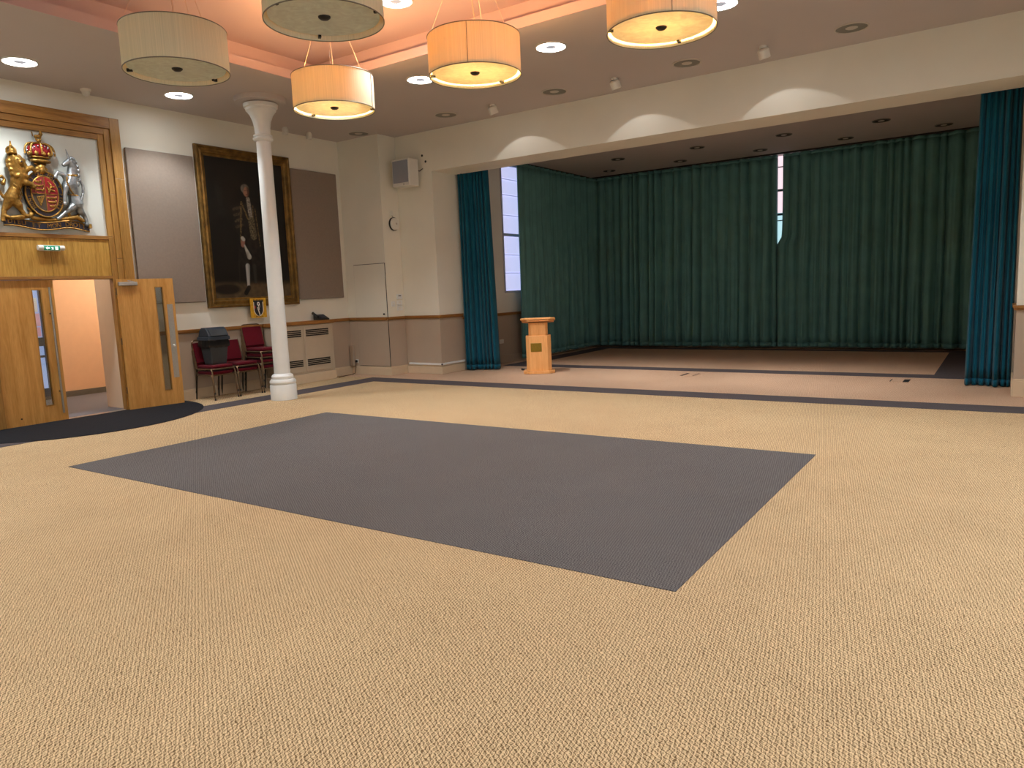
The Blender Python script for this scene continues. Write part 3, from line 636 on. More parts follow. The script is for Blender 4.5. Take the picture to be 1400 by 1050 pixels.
# ================================================================== LEFT WALL: PANELS, PORTRAIT, PLAQUE
for y0, y1, z0, z1, lab in ((6.245, 7.36, 1.60, 3.965, 'taupe fabric acoustic panel between the oak doorway and the portrait'), (9.33, 10.46, 1.575, 4.0, 'taupe fabric acoustic panel right of the portrait, near the corner')):
    a = thing('acoustic_panel', lab, 'wall panel', (XW, (y0+y1)/2, z0), 'acoustic wall panels')
    MB().box(XW+.006, XW+.055, y0, y1, z0, z1).build('fabric_face', M['panel'], a, bevel=.012, seg=3); MB().box(XW+.002, XW+.012, y0+.04, y1-.04, z0+.04, z1-.04).build('back_board', M['dark'], a)
FY0, FY1, FZ0, FZ1 = 7.40, 9.31, 1.49, 4.18
pic = thing('framed_portrait', 'large dark full-length portrait in a gilt frame behind the column', 'painting', (XW, (FY0+FY1)/2, FZ0))
prof = [(0, .0), (0, .055), (.015, .075), (.035, .078), (.048, .055), (.075, .05), (.10, .062), (.118, .058), (.13, .035), (.165, .028), (.17, .0)]
def moulding(side):
    m = MB(); vs = []; fs = []; k = len(prof)
    for end in (0, 1):
        for d, h in prof:
            if side in 'lr':
                y = FY0+d if side == 'l' else FY1-d; z = FZ0+d if end == 0 else FZ1-d
            else:
                z = FZ0+d if side == 'b' else FZ1-d; y = FY0+d if end == 0 else FY1-d
            vs.append((XW+.01+h, y, z))
    for i in range(k-1): fs.append((i, i+1, k+i+1, k+i))
    fs += [tuple(range(k)), tuple(range(k, 2*k))]
    o = m.add(vs, fs).build('gilt_moulding', M['gilt'], pic)
    return o
for sd in 'lrbt': moulding(sd)
def canvas(name, parent, mat, x, y0, y1, z0, z1, ny, nz, fn):
    vs = [(x, y0+(y1-y0)*i/ny, z0+(z1-z0)*j/nz) for j in range(nz+1) for i in range(ny+1)]
    fs = [(j*(ny+1)+i, j*(ny+1)+i+1, (j+1)*(ny+1)+i+1, (j+1)*(ny+1)+i) for j in range(nz) for i in range(ny)]
    b = len(vs); xb = x-.012                      # stretcher thickness behind the face
    cs = [(xb, y0, z0), (xb, y1, z0), (xb, y1, z1), (xb, y0, z1)]; vs += cs
    c = (0, ny, (nz+1)*(ny+1)-1, nz*(ny+1))
    fs += [(b+3, b+2, b+1, b)]+[(b+i, b+(i+1) % 4, c[(i+1) % 4], c[i]) for i in range(4)]
    off = parent_origin(parent); me = bpy.data.meshes.new(name)
    me.from_pydata([(a-off.x, bb-off.y, cc-off.z) for a, bb, cc in vs], [], fs); me.materials.append(mat)
    at = me.color_attributes.new('paint', 'FLOAT_COLOR', 'POINT')
    col = []
    for (a, bb, cc) in vs: col += list(fn(bb, cc))+[1.0]
    at.data.foreach_set('color', col)
    o = bpy.data.objects.new(name, me); C.objects.link(o); o.parent = parent; return o
def sm(e0, e1, v):
    t = max(0, min(1, (v-e0)/(e1-e0))); return t*t*(3-2*t)
def mix(a, b, t): return tuple(x*(1-t)+y*t for x, y in zip(a, b))
S3 = lambda r, g, b: srgb(r, g, b)[:3]
def seg_d(px, py, a, b):
    ax, ay = a; bx, by = b; dx, dy = bx-ax, by-ay; t = max(0, min(1, ((px-ax)*dx+(py-ay)*dy)/(dx*dx+dy*dy+1e-9)))
    return math.hypot(px-ax-t*dx, py-ay-t*dy), t
def portrait(y, z):
    n1 = noise.noise((y*3, z*3, 1.)); n2 = noise.noise((y*14, z*14, 4.)); n3 = noise.noise((y*40, z*40, 9.))
    c = mix(S3(12, 11, 10), S3(24, 20, 16), .5+.5*n1)
    c = mix(c, S3(36, 27, 20), .6*sm(.35, .0, abs(y-8.05))*sm(2.9, 3.5, z)*(1-sm(3.75, 3.95, z)))       # drapery behind
    c = mix(c, S3(52, 48, 44), .45*max(0, 1-math.hypot((y-7.80)/.10, (z-3.45)/.28))*(1+n2))          # statue in the gloom
    c = mix(c, S3(46, 42, 38), .35*max(0, 1-math.hypot((y-7.83)/.12, (z-3.1)/.10)))
    fl = sm(1.96, 1.84, z+.02*n1); c = mix(c, mix(S3(78, 62, 44), S3(110, 90, 62), .5+n2*.8), fl*.9)     # floor
    d = math.hypot((y-7.80)/.27, (z-1.80)/.09); c = mix(c, S3(26, 20, 15), sm(1.15, .8, d))                # hat and cushion
    c = mix(c, S3(60, 48, 34), .5*sm(.02, 0, abs(math.hypot((y-7.80)/.27, (z-1.80)/.09)-1)*.1))
    # robe
    wd = .19+.10*sm(3.2, 2.2, z); inside = sm(wd+.02, wd-.02, abs(y-8.33-.03*math.sin(z*3)))*sm(2.15, 2.2, z)*sm(3.36, 3.28, z+abs(y-8.35)*.55)
    c = mix(c, mix(S3(12, 11, 11), S3(44, 37, 32), .45+n2*.8+.5*noise.noise((y*9, z*2, 3.))), inside)
    for k, zz in enumerate((3.20, 3.10, 3.0, 2.90)):                                                    # gold sleeve bars
        dd, _ = seg_d(y, z, (8.06+.01*k, zz-.03), (8.21, zz+.01)); c = mix(c, mix(S3(116, 98, 76), S3(72, 58, 42), .5+1.5*n3), sm(.034, .012, dd)*.55)
    for a, b, w_ in (((8.23, 3.30), (8.33, 3.03), .018), ((8.33, 3.03), (8.44, 3.0), .016), ((8.44, 3.0), (8.46, 3.25), .014), ((8.22, 3.3), (8.15, 2.6), .012), ((8.50, 3.2), (8.55, 2.55), .012)):
        dd, _ = seg_d(y, z, a, b); c = mix(c, mix(S3(150, 124, 76), S3(90, 70, 40), .5+1.6*n3), sm(w_, w_*.5, dd)*.8)
    dd, t = seg_d(y, z, (8.37, 3.36), (8.40, 3.05)); c = mix(c, mix(S3(176, 166, 152), S3(120, 110, 98), .5+n3*1.4), sm(.048, .03, dd))      # white jabot
    dd, t = seg_d(y, z, (8.40, 3.0), (8.43, 2.72)); c = mix(c, mix(S3(120, 108, 82), S3(70, 62, 46), .5+n3*1.8), sm(.075, .05, dd))           # embroidered waistcoat
    dd, t = seg_d(y, z, (8.20, 2.64), (8.185, 2.56)); c = mix(c, S3(150, 100, 84), sm(.045, .03, dd))                                # hand
    dd, t = seg_d(y, z, (8.19, 2.68), (8.21, 2.66)); c = mix(c, S3(180, 172, 160), sm(.04, .025, dd))
    dd, t = seg_d(y, z, (8.22, 2.56), (8.30, 2.36)); c = mix(c, mix(S3(190, 184, 172), S3(140, 132, 120), .5+n2), sm(.018+.034*t, .008+.03*t, dd))   # paper
    dd, t = seg_d(y, z, (8.08, 2.3), (8.06, 1.9)); c = mix(c, S3(48, 44, 38), .6*sm(.02, .01, dd))                              # cane
    dd, t = seg_d(y, z, (8.25, 2.20), (8.235, 1.86)); c = mix(c, mix(S3(186, 184, 178), S3(120, 118, 114), sm(-.02, .05, y-8.245)), sm(.052-.018*t, .036-.016*t, dd))
    dd, t = seg_d(y, z, (8.39, 2.20), (8.39, 1.92)); c = mix(c, S3(64, 60, 54), .7*sm(.046-.015*t, .03-.01*t, dd))
    dd, t = seg_d(y, z, (8.24, 1.82), (8.17, 1.73)); c = mix(c, S3(12, 10, 10), sm(.048, .036, dd))
    # head
    hd = math.hypot((y-8.345)/.068, (z-3.49)/.092); c = mix(c, mix(S3(176, 128, 104), S3(96, 62, 48), sm(8.33, 8.39, y)), sm(1.05, .85, hd))
    hr = math.hypot((y-8.325)/.088, (z-3.535)/.085); c = mix(c, mix(S3(140, 132, 122), S3(84, 78, 72), .5+n2), sm(1.1, .8, hr)*sm(.9, 1.15, math.hypot((y-8.355)/.062, (z-3.475)/.098)))
    for ey in (8.325, 8.372): c = mix(c, S3(40, 28, 24), .8*sm(.016, .006, math.hypot(y-ey, (z-3.505)*1.4)))
    c = mix(c, S3(110, 50, 44), .7*sm(.02, .008, math.hypot((y-8.352)*.7, (z-3.437)*1.8))); c = mix(c, S3(200, 150, 124), .5*sm(.014, .004, abs(y-8.352))*sm(.03, .02, abs(z-3.475)))
    return tuple(v*.72 for v in c)
canvas('canvas', pic, M['paint'], XW+.032, FY0+.15, FY1-.15, FZ0+.15, FZ1-.15, 170, 260, portrait)
# yellow plaque with shield
plq = thing('heraldic_plaque', 'small yellow plaque with a black and white shield below the portrait', 'plaque', (XW+.09, 8.34, 1.28))
def plaque(y, z):
    n1 = noise.noise((y*30, z*30, 2.)); c = mix(S3(188, 138, 24), S3(214, 164, 40), .5+n1)
    u, v = (y-8.34)/.105, (z-1.455)/.135
    if abs(z-1.60) < .012 and abs(u) < 1.15 and math.sin(y*190) > -.2: c = S3(92, 62, 14)
    if abs(z-1.305) < .010 and abs(u) < .9 and math.sin(y*190) > -.2: c = S3(92, 62, 14)
    edge = 1.0 if v > -.1 else math.sqrt(max(0, 1-((v+.1)/.95)**2))
    if -1.05 < v < 1 and abs(u) < edge:
        c = S3(24, 24, 30)
        if abs(u) > edge-.14 and v < .8: c = S3(222, 214, 196)
        if abs(u-.05) < .25 and abs(v-.25) < .5 and math.sin(u*22+v*6) > .2: c = S3(226, 222, 212)
        if math.hypot(u, v-.55) < .25: c = S3(230, 226, 220)
        if math.hypot(u, v-.55) < .12: c = S3(30, 30, 34)
        if math.hypot((u+.7)/.16, (v-.15)/.2) < 1: c = S3(150, 30, 30)
        if abs(u+v*.35+.15) < .1 and v < .1: c = S3(222, 214, 196)
    return c
canvas('printed_face', plq, M['yellow'], XW+.115, 8.175, 8.505, 1.285, 1.63, 80, 84, plaque)
MB().box(XW+.090, XW+.102, 8.178, 8.502, 1.288, 1.627).build('wood_block', M['gold'], plq)

# ================================================================== COLUMN
COLX, COLY = -9.55, 7.56
col = thing('cast_iron_column', 'white fluted-capital cast iron column standing before the portrait', 'column', (COLX, COLY, 0))
col['label'] = 'slender white round column with flared capital standing before the portrait'
c0 = (COLX, COLY, 0)
MB().lathe([(.205, .003), (.205, .235), (.195, .25), (0, .25)], c0, 40).build('plinth', M['white'], col, True)
MB().lathe([(.19, .25), (.205, .275), (.205, .30), (.185, .33), (.165, .335), (.17, .36), (.17, .38), (.15, .405), (.125, .42)], c0, 40).build('base_moulding', M['white'], col, True)
MB().lathe([(.125, .42), (.116, 2.2), (.107, 4.02)], c0, 40).build('shaft', M['white'], col, True)
MB().lathe([(.107, 4.0), (.135, 4.01), (.15, 4.03), (.15, 4.05), (.125, 4.065), (.14, 4.08), (.14, 4.095), (.112, 4.11)], c0, 40).build('neck_ring', M['white'], col, True)
MB().lathe([(.112, 4.10), (.118, 4.2), (.135, 4.3), (.17, 4.39), (.215, 4.45), (.225, 4.455), (.225, 4.49), (.25, 4.50), (.255, 4.55), (.0, 4.55)], c0, 40).build('capital', M['white'], col, True)
MB().lathe([(.0, 4.55), (.37, 4.575), (.38, 4.60), (.38, 4.645), (0, 4.645)], c0, 48).build('ceiling_flange', M['ceil'], col, True)

# ================================================================== RADIATOR COVER, PHONE, CHAIRS, BIN
rad = thing('radiator_cover', 'beige painted radiator cover with black slotted grilles under the dado rail', 'radiator cover', (XW, 9.1, 0))
RX = XW+.225; ry0, ry1 = 8.475, 9.93
MB().box(XW+.022, RX, ry0, ry1, .175, 1.095).build('carcass', M['radp'], rad, bevel=.004)
MB().box(XW+.022, RX+.02, ry0-.02, ry1+.02, 0, .172).build('plinth', M['skirt'], rad, bevel=.006)
MB().box(XW+.041, RX+.03, ry0-.03, ry1+.03, 1.10, 1.165).build('top_shelf', M['railm'], rad, bevel=.008)
for a, b in ((8.51, 8.60), (8.66, 9.17), (9.22, 9.84)):
    pn = MB().box(RX, RX+.012, a, b, .21, 1.06).build('front_panel', M['radp'], rad, bevel=.003)
    for zz in (.875, .315) if b-a > .2 else ():
        MB().box(RX+.008, RX+.0135, a+.03, b-.03, zz, zz+.135).build('grille_shadow', M['dark'], pn)
        for k in range(5): MB().box(RX+.01, RX+.019, a+.03, b-.03, zz-.003+k*.0335, zz+.0045+k*.0335).build('grille_slat', M['radp'], pn)
ph = thing('desk_telephone', 'black desk telephone on the radiator shelf by the corner', 'telephone', (XW+.14, 9.72, 1.165))
MB().prism([(XW+.05, 1.166), (XW+.24, 1.166), (XW+.24, 1.19), (XW+.08, 1.27), (XW+.05, 1.27)], 9.62, 9.86, 'y').build('phone_body', M['black'], ph, bevel=.008)
MB().tube([(XW+.21, 9.60, 1.225), (XW+.19, 9.60, 1.245), (XW+.12, 9.60, 1.28), (XW+.07, 9.60, 1.30)], [.028, .02, .02, .03], 10).build('handset', M['black'], ph, True)
kp = MB()
for i in range(3):
    for j in range(4): kp.box(XW+.125+.025*j, XW+.14+.025*j, 9.70+.035*i, 9.722+.035*i, 1.205+.0125*(3-j), 1.226+.0125*(3-j))
kp.build('keypad', M['bard'], ph)['kind'] = 'stuff'
# chair prototype: faces +x, origin at floor centre
def make_chair():
    c = thing('banquet_chair', '', 'chair'); hw = .205; r = .0115; sz = .405
    pad = MB(); n = 8
    vs = []; 
    MB().box(-.20, .215, -hw+.01, hw-.01, sz+.008, sz+.062).build('seat', M['burg'], c, bevel=.022, seg=4)
    # backrest, leaning back
    Tm = Matrix.Translation((-.205, 0, sz+.06)) @ Matrix.Rotation(math.radians(-13), 4, 'Y')
    MB().box(-.022, .022, -hw+.012, hw-.012, .03, .375, T=Tm).build('backrest', M['burg'], c, bevel=.016, seg=3)
    # back frame hoop
    pts = []
    def B(y, z): return tuple(Tm @ Vector((-.004, y, z)))
    for y_, z_ in ((-hw, -.05), (-hw, .10), (-hw, .34), (-hw+.012, .385), (-hw+.035, .41), (-hw+.07, .42), (hw-.07, .42), (hw-.035, .41), (hw-.012, .385), (hw, .34), (hw, .10), (hw, -.05)): pts.append(B(y_, z_))
    MB().tube(pts, r, 10).build('back_frame', M['bronze'], c, True)
    f = MB().tube([(-.215, -hw, sz), (.20, -hw, sz), (.222, -hw+.02, sz), (.222, hw-.02, sz), (.20, hw, sz), (-.215, hw, sz)], r, 10, closed=True).build('seat_frame', M['bronze'], c, True)
    for s_ in (-1, 1):
        MB().tube([(.17, s_*hw, sz), (.205, s_*(hw+.004), sz-.012), (.222, s_*(hw+.006), sz-.04), (.262, s_*(hw+.012), .008)], r, 10).build('leg', M['bronze'], c, True)
        MB().tube([(-.20, s_*hw, sz), (-.215, s_*hw, sz-.05), (-.268, s_*(hw+.004), .008)], r, 10).build('leg', M['metald'], c, True)
    for x_, y_ in ((.262, hw+.012), (.262, -hw-.012), (-.268, hw+.004), (-.268, -hw-.004)): MB().lathe([(.0135, 0), (.0135, .025), (.0117, .03)], (x_, y_, 0), 10).build('foot_cap', M['black'], c)
    return c
ch0 = make_chair(); first = True
stacks = [(-10.865, 7.25, 2, ('burgundy banquet chair carrying the bin, top of the stack beside the door leaf', 'burgundy banquet chair lowest in the stack beside the door leaf')),
          (-10.875, 7.735, 2, ('burgundy banquet chair top of the middle short stack', 'burgundy banquet chair lowest in the middle short stack')),
          (-10.86, 8.205, 4, ('burgundy banquet chair topmost of the tall stack behind the column', 'burgundy banquet chair second from top in the tall stack', 'burgundy banquet chair third from top in the tall stack', 'burgundy banquet chair lowest in the tall stack'))]
for x, y, n, labs in stacks:
    for k in range(n):
        c = ch0 if first else copy_tree(ch0); first = False
        c.location = (x+.010*k, y, .1*k); c['label'] = labs[n-1-k]; c['group'] = 'stacked burgundy banquet chairs'
# bin
bz = .405+.1+.064
bn = thing('swing_bin', 'charcoal swing-lid waste bin lined with a black bag, standing on the chairs', 'bin', (-10.90, 7.30, bz))
def frustum(mb, cx, cy, z0, z1, a0, b0, a1, b1): return mb.add([(cx-a0, cy-b0, z0), (cx+a0, cy-b0, z0), (cx+a0, cy+b0, z0), (cx-a0, cy+b0, z0), (cx-a1, cy-b1, z1), (cx+a1, cy-b1, z1), (cx+a1, cy+b1, z1), (cx-a1, cy+b1, z1)], [(3,2,1,0), (4,5,6,7), (0,1,5,4), (1,2,6,5), (2,3,7,6), (3,0,4,7)])
frustum(MB(), -10.90, 7.30, bz, bz+.42, .105, .14, .145, .185).build('bin_body', M['bin'], bn, bevel=.018, seg=3)
bag = MB(); n = 48; vs = []; fs = []
for j, (zz, k) in enumerate(((bz+.40, 1.04), (bz+.36, 1.10), (bz+.31, 1.13), (bz+.28, 1.07), (bz+.30, 1.02))):
    for i in range(n):
        a = 2*PI*i/n; ca, sa = math.cos(a), math.sin(a); q_ = max(abs(ca), abs(sa)); w1 = 1+.05*noise.noise((ca*5, sa*5, j*1.7))
        vs.append((-10.90+.143*k*w1*ca/q_**.85, 7.30+.183*k*w1*sa/q_**.85, zz+.022*noise.noise((ca*4+3, sa*4, j*.6))))
for j in range(4):
    for i in range(n): fs.append((j*n+i, j*n+(i+1) % n, (j+1)*n+(i+1) % n, (j+1)*n+i))
bag.add(vs, fs).build('bin_bag', M['bagm'], bn, True)
ld = frustum(MB(), -10.90, 7.30, bz+.40, bz+.46, .162, .205, .158, .20).build('lid_collar', M['binlid'], bn, bevel=.01)
hd = MB().prism([(-11.055, bz+.46), (-10.745, bz+.46), (-10.80, bz+.575), (-10.85, bz+.61), (-10.95, bz+.61), (-11.0, bz+.575)], 7.115, 7.485, 'y').build('lid_hood', M['binlid'], bn, bevel=.014, seg=3)
MB().prism([(-10.742, bz+.475), (-10.735, bz+.475), (-10.79, bz+.572), (-10.797, bz+.568)], 7.15, 7.45, 'y').build('swing_flap', M['bin'], ld, bevel=.003)

# ================================================================== CORNER: CUPBOARD DOOR, DEVICES, SPEAKER
cup = thing('cupboard_door', 'flush painted cupboard door in the corner wall with small black knob', 'door', (-10.48, YA, .18))
MB().box(-10.915, -10.055, YA-.006, YA, .18, 2.215).build('shadow_gap', M['dark'], cup)
MB().box(-10.905, -10.067, YA-.016, YA-.005, .188, RAIL).build('lower_leaf', M['dado'], cup, bevel=.002); MB().box(-10.905, -10.067, YA-.016, YA-.005, RAIL, 2.205).build('upper_leaf', M['cream'], cup, bevel=.002)
MB().box(-10.905, -10.067, YA-.046, YA-.016, RAIL, RAIL+.06).build('rail_section', M['railx'], cup, bevel=.004)
MB().lathe([(.008, 0), (.008, .02), (.018, .025), (.018, .04), (0, .045)], (0, 0, 0), 14, T=Matrix.Translation((-10.12, YA-.016, 1.22)) @ Matrix.Rotation(PI/2, 4, 'X')).build('knob', M['black'], cup, True)
tag(MB().box(-11.13, -11.04, YA-.07, YA, .175, .60).build('pipe_boxing', M['dado'], bevel=.004), 'low taupe pipe boxing in the corner beside the radiator cover', 'boxing')
pl = thing('plug', 'black plug in a socket low on the corner wall with trailing flex', 'plug', (-10.99, YA, .27))
MB().box(-11.03, -10.95, YA-.012, YA, .23, .31).build('socket_plate', M['plastic'], pl, bevel=.004); MB().box(-11.012, -10.968, YA-.05, YA-.012, .245, .295).build('plug_body', M['black'], pl, bevel=.008)
MB().tube([(-10.99, YA-.045, .25), (-10.99, YA-.05, .15), (-11.0, YA-.07, .03), (-11.03, YA-.13, .008), (-11.0, YA-.35, .008), (-10.93, YA-.55, .008), (-10.88, YA-.64, .012)], .006, 8).build('flex', M['metald'], pl, True)
def on_ywall(name, lab, cat, parts, base):
    t = thing(name, lab, cat, base)
    for nm, y0, y1, z0, z1, d0, d1, mt in parts: MB().box(XAL+d0, XAL+d1, y0, y1, z0, z1).build(nm, M[mt], t, bevel=.004)
on_ywall('light_switch', 'single white light switch left of the paired plates in the corner', 'switch', [('plate', 10.70, 10.80, 1.36, 1.46, 0, .014, 'white'), ('rocker', 10.73, 10.77, 1.39, 1.43, .014, .024, 'plastic')], (XAL, 10.75, 1.36))
on_ywall('switch_panel', 'white double switch panel just above the corner rail', 'switch', [('plate', 10.86, 11.01, 1.275, 1.37, 0, .014, 'white'), ('plate', 10.86, 11.01, 1.38, 1.475, 0, .014, 'white'), ('rocker', 10.90, 10.97, 1.30, 1.345, .014, .021, 'plastic'), ('rocker', 10.90, 10.97, 1.405, 1.45, .014, .021, 'plastic')], (XAL, 11.02, 1.28))
on_ywall('control_unit', 'white wall control with dark display above the switch panel', 'control', [('casing', 10.865, 11.0, 1.50, 1.60, 0, .025, 'white'), ('display', 10.895, 10.97, 1.555, 1.575, .024, .028, 'bard')], (XAL, 11.02, 1.5))
wc = thing('wall_clock', 'round white alarm bell on the corner wall below the loudspeaker', 'alarm', (XAL, 10.88, 2.97))
wc.name = 'alarm_bell'
Ty = Matrix.Translation((XAL, 10.90, 2.97)) @ Matrix.Rotation(PI/2, 4, 'Y')
MB().lathe([(.13, 0), (.13, .03), (.0, .03)], (0,0,0), 32, T=Ty).build('back_ring', M['metald'], wc, True); MB().lathe([(.118, .03), (.118, .055), (.10, .075), (.04, .085), (0, .085)], (0,0,0), 32, T=Ty).build('dome', M['plastic'], wc, True); MB().lathe([(.02, .085), (.02, .092), (0, .092)], (0,0,0), 16, T=Ty).build('centre_boss', M['offcentre'], wc, True)
tb = thing('sensor_box', 'small white sensor box above the round alarm bell', 'sensor', (XAL, 10.85, 3.13))
MB().box(XAL, XAL+.04, 10.81, 10.87, 3.13, 3.22).build('casing', M['plastic'], tb, bevel=.006); MB().tube([(XAL+.012, 10.85, 3.13), (XAL+.014, 10.88, 3.12), (XAL+.014, 10.89, 3.08)], .006, 6).build('lead', M['offring'], tb)
sp = thing('loudspeaker', 'white wall-mounted loudspeaker with grey grille beside the stage opening', 'loudspeaker', (-9.62, 10.9, 3.63))
MB().box(-9.85, -9.41, 10.73, 11.0, 3.635, 4.14).build('cabinet', M['plastic'], sp, bevel=.015, seg=3); MB().box(-9.82, -9.44, 10.718, 10.732, 3.70, 4.11).build('grille', M['grille'], sp, bevel=.006)
MB().lathe([(.014, 0), (.014, .006), (0, .006)], (0,0,0), 16, T=Matrix.Translation((-9.56, 10.73, 3.665)) @ Matrix.Rotation(PI/2, 4, 'X')).build('badge', M['steel'], sp)
MB().box(-9.70, -9.56, 11.0, YP, 3.78, 4.0).build('wall_bracket', M['plastic'], sp, bevel=.006)
MB().tube([(-9.43, 10.99, 3.93), (-9.40, 11.02, 3.92), (-9.37, 11.06, 3.96), (-9.365, YP-.005, 3.965)], .008, 8).build('lead', M['black'], sp, True)
for i, (x, z) in enumerate(((-9.37, 4.21), (-9.29, 4.09), (-9.365, 3.965))):
    if i == 2:
        continue
    tag(MB().lathe([(.022, 0), (.022, .006), (.012, .012), (0, .012)], (0,0,0), 14, T=Matrix.Translation((x, YP, z)) @ Matrix.Rotation(PI/2, 4, 'X')).build('cable_grommet', M['black']), ('black cable grommet highest beside the loudspeaker', 'black cable grommet right of the loudspeaker lead')[i], 'grommet', 'cable grommets by the loudspeaker')
tr = thing('cable_trunking', 'white cable trunking along the skirting of the stage corner', 'trunking', (XP, YP, .18))
MB().box(-9.98, XP+.03, YP-.035, YP-.0, .178, .215).build('trunking_run', M['white'], tr, bevel=.003); MB().box(XP, XP+.03, YP, YS, .178, .215).build('trunking_run', M['white'], tr, bevel=.003)
MB().ball((XP+.03, YP-.035, .196), .018, 10).build('corner_cable_hole', M['black'], tr)
so = thing('wall_socket', 'white double socket on the dark stage side wall', 'socket', (XP, 13.15, .44))
MB().box(XP, XP+.012, 13.08, 13.24, .43, .52).build('plate', M['plastic'], so, bevel=.004); MB().box(XP+.012, XP+.018, 13.10, 13.13, .485, .505).build('switch', M['white'], so); MB().box(XP+.012, XP+.018, 13.19, 13.22, .485, .505).build('switch', M['white'], so)

# ================================================================== CURTAINS
def drape(name, label, A, B, z0, z1, amp, folds, mat, top_scale=.8, flare=0., anchor=.5, seed=0, group=None, gap=None, thick=.006, nz=26):
    """pleated cloth hung from A to B (x,y); gap=(end, width, z): the edge drifts open above z"""
    rnd = random.Random(seed); A = Vector(A); Bv = Vector(B); d = (Bv-A); Lg = d.length; d.normalize(); nrm = Vector((d.y, -d.x))
    root = thing(name, label, 'curtain', (A.x, A.y, z0), group)
    nu = int(folds*14)
    bounds = [0.]
    for i in range(folds): bounds.append(bounds[-1]+.55+rnd.random()*.95)
    bounds = [b/bounds[-1] for b in bounds]; amps = [.45+rnd.random()*.75 for _ in range(folds)]; sk = [rnd.uniform(-.25, .25) for _ in range(folds)]
    zs = [z0+.055*0, ]+[z0+(z1-z0)*j/nz for j in range(nz+1)][1:]
    def pos(u, z):
        k = 0
        while k < folds-1 and u > bounds[k+1]: k += 1
        t = (u-bounds[k])/(bounds[k+1]-bounds[k]); f = (z1-z)/(z1-z0)
        tt = min(1, max(0, t+sk[k]*t*(1-t)*2))
        off = amp*amps[k]*max(0, math.sin(PI*tt))**.65*(top_scale+(1-top_scale)*f)
        off += .25*amp*math.sin(u*folds*2*PI*2.3+2.*f+seed)*(.3+.7*f)*noise.noise((u*folds*.7, f*1.5, seed*3.1))
        lat = Lg*(u+(.010*noise.noise((u*folds*.4, f*2.2, seed+5.)))*f*8/folds)
        if flare: lat = Lg*(anchor+(u-anchor)*(1+flare*f))
        if gap:
            e, wd, zg = gap
            g = wd*max(0, min(1, (z-zg)/(z1-zg)))**.06
            lat = lat+(g*max(0, 1-lat/.7) if e == 0 else 0)
        q_ = A+d*lat+nrm*(off-amp*.5); return (q_.x, q_.y, z)
    def sheet(nm, lo, hi, n_, puff, prt):
        vs = []; fs = []; zz = [lo+(hi-lo)*j/n_ for j in range(n_+1)]
        for z in zz:
            for i in range(nu+1):
                x, y, _ = pos(i/nu, z); vs.append((x+nrm.x*puff, y+nrm.y*puff, z))
        for j in range(n_):
            for i in range(nu): fs.append((j*(nu+1)+i, j*(nu+1)+i+1, (j+1)*(nu+1)+i+1, (j+1)*(nu+1)+i))
        o = MB().add(vs, fs).build(nm, M[mat], prt, True, autosmooth=180)
        sd = o.modifiers.new('t', 'SOLIDIFY'); sd.thickness = thick; sd.offset = 0
        return o
    sheet('drape', z0+.09, z1-.06, nz, 0, root); sheet('hem', z0, z0+.092, 2, .003, root); sheet('heading_tape', z1-.062, z1, 2, .003, root)
    tk = MB(); a3 = A; b3 = Bv
    Tm = Matrix.Translation((A.x, A.y, 0)) @ Matrix.Rotation(math.atan2(d.y, d.x), 4, 'Z')
    tk.box(0, Lg, -.02, .02, z1-.004, z1+.03, T=Tm).build('track', M['metald'], root)
    return root
drape('stage_curtain', 'dark green back stage curtain left of the bright window gap', (-9.0, 17.25), (-4.33, 17.25), .055, 4.335, .24, 22, 'green', .6, seed=3, group='dark green stage curtains', gap=(1, .0, 2.5))
drape('stage_curtain', 'dark green back stage curtain right of the bright window gap', (-4.33, 17.25), (.02, 17.25), .055, 4.335, .24, 20, 'green', .6, seed=11, group='dark green stage curtains', gap=(0, .115, 2.5))
drape('stage_curtain', 'dark green curtain hung along the left side of the stage behind the lectern', (-8.97, 17.14), (-8.97, 13.62), .055, 4.335, .22, 16, 'green', .6, seed=23, group='dark green stage curtains').location
drape('proscenium_curtain', 'gathered teal velvet curtain at the left of the stage opening', (-9.07, 11.74), (-8.53, 12.02), .02, 4.30, .17, 8, 'teal', .55, flare=.16, anchor=0., seed=31, group='teal velvet proscenium curtains')
drape('proscenium_curtain', 'gathered teal velvet curtain at the right edge of the stage opening', (-.36, 11.98), (.11, 11.98), .012, 4.30, .20, 7, 'teal', .55, flare=.14, anchor=1., seed=47, group='teal velvet proscenium curtains')

# ================================================================== LECTERN
LX, LY = -7.33, 11.78
lec = thing('lectern', 'beech wood lectern with brass plate standing at the front of the stage', 'lectern', (LX, LY, 0))
def octo(w_, d_, c): return [(-w_+c, -d_), (w_-c, -d_), (w_, -d_+c), (w_, d_-c), (w_-c, d_), (-w_+c, d_), (-w_, d_-c), (-w_, -d_+c)]
def lp(name, poly, z0, z1, mat='beech', bev=.004, parent=None):
    return MB().prism([(LX+a, LY+b) for a, b in poly], z0, z1).build(name, M[mat], parent or lec, bevel=bev)
lp('base_plate', octo(.295, .24, .10), .005, .055); lp('lower_pedestal', octo(.235, .19, .065), .055, .72); lp('upper_pedestal', octo(.18, .15, .045), .72, .965)
sl = MB()
Tm = Matrix.Translation((LX, LY, .985)) @ Matrix.Rotation(math.radians(-6), 4, 'X')
for nm, w_, d_, z0, z1 in (('desk_moulding', .30, .225, -.02, .015), ('desk_top', .325, .25, .015, .05)): MB().prism(octo(w_, d_, .09), z0, z1, T=Tm).build(nm, M['beech'], lec, bevel=.006)
MB().box(LX-.145, LX+.06, LY-.196, LY-.189, .42, .58).build('brass_plate', M['brass'], lec, bevel=.002)
turn(lec, math.radians(30))
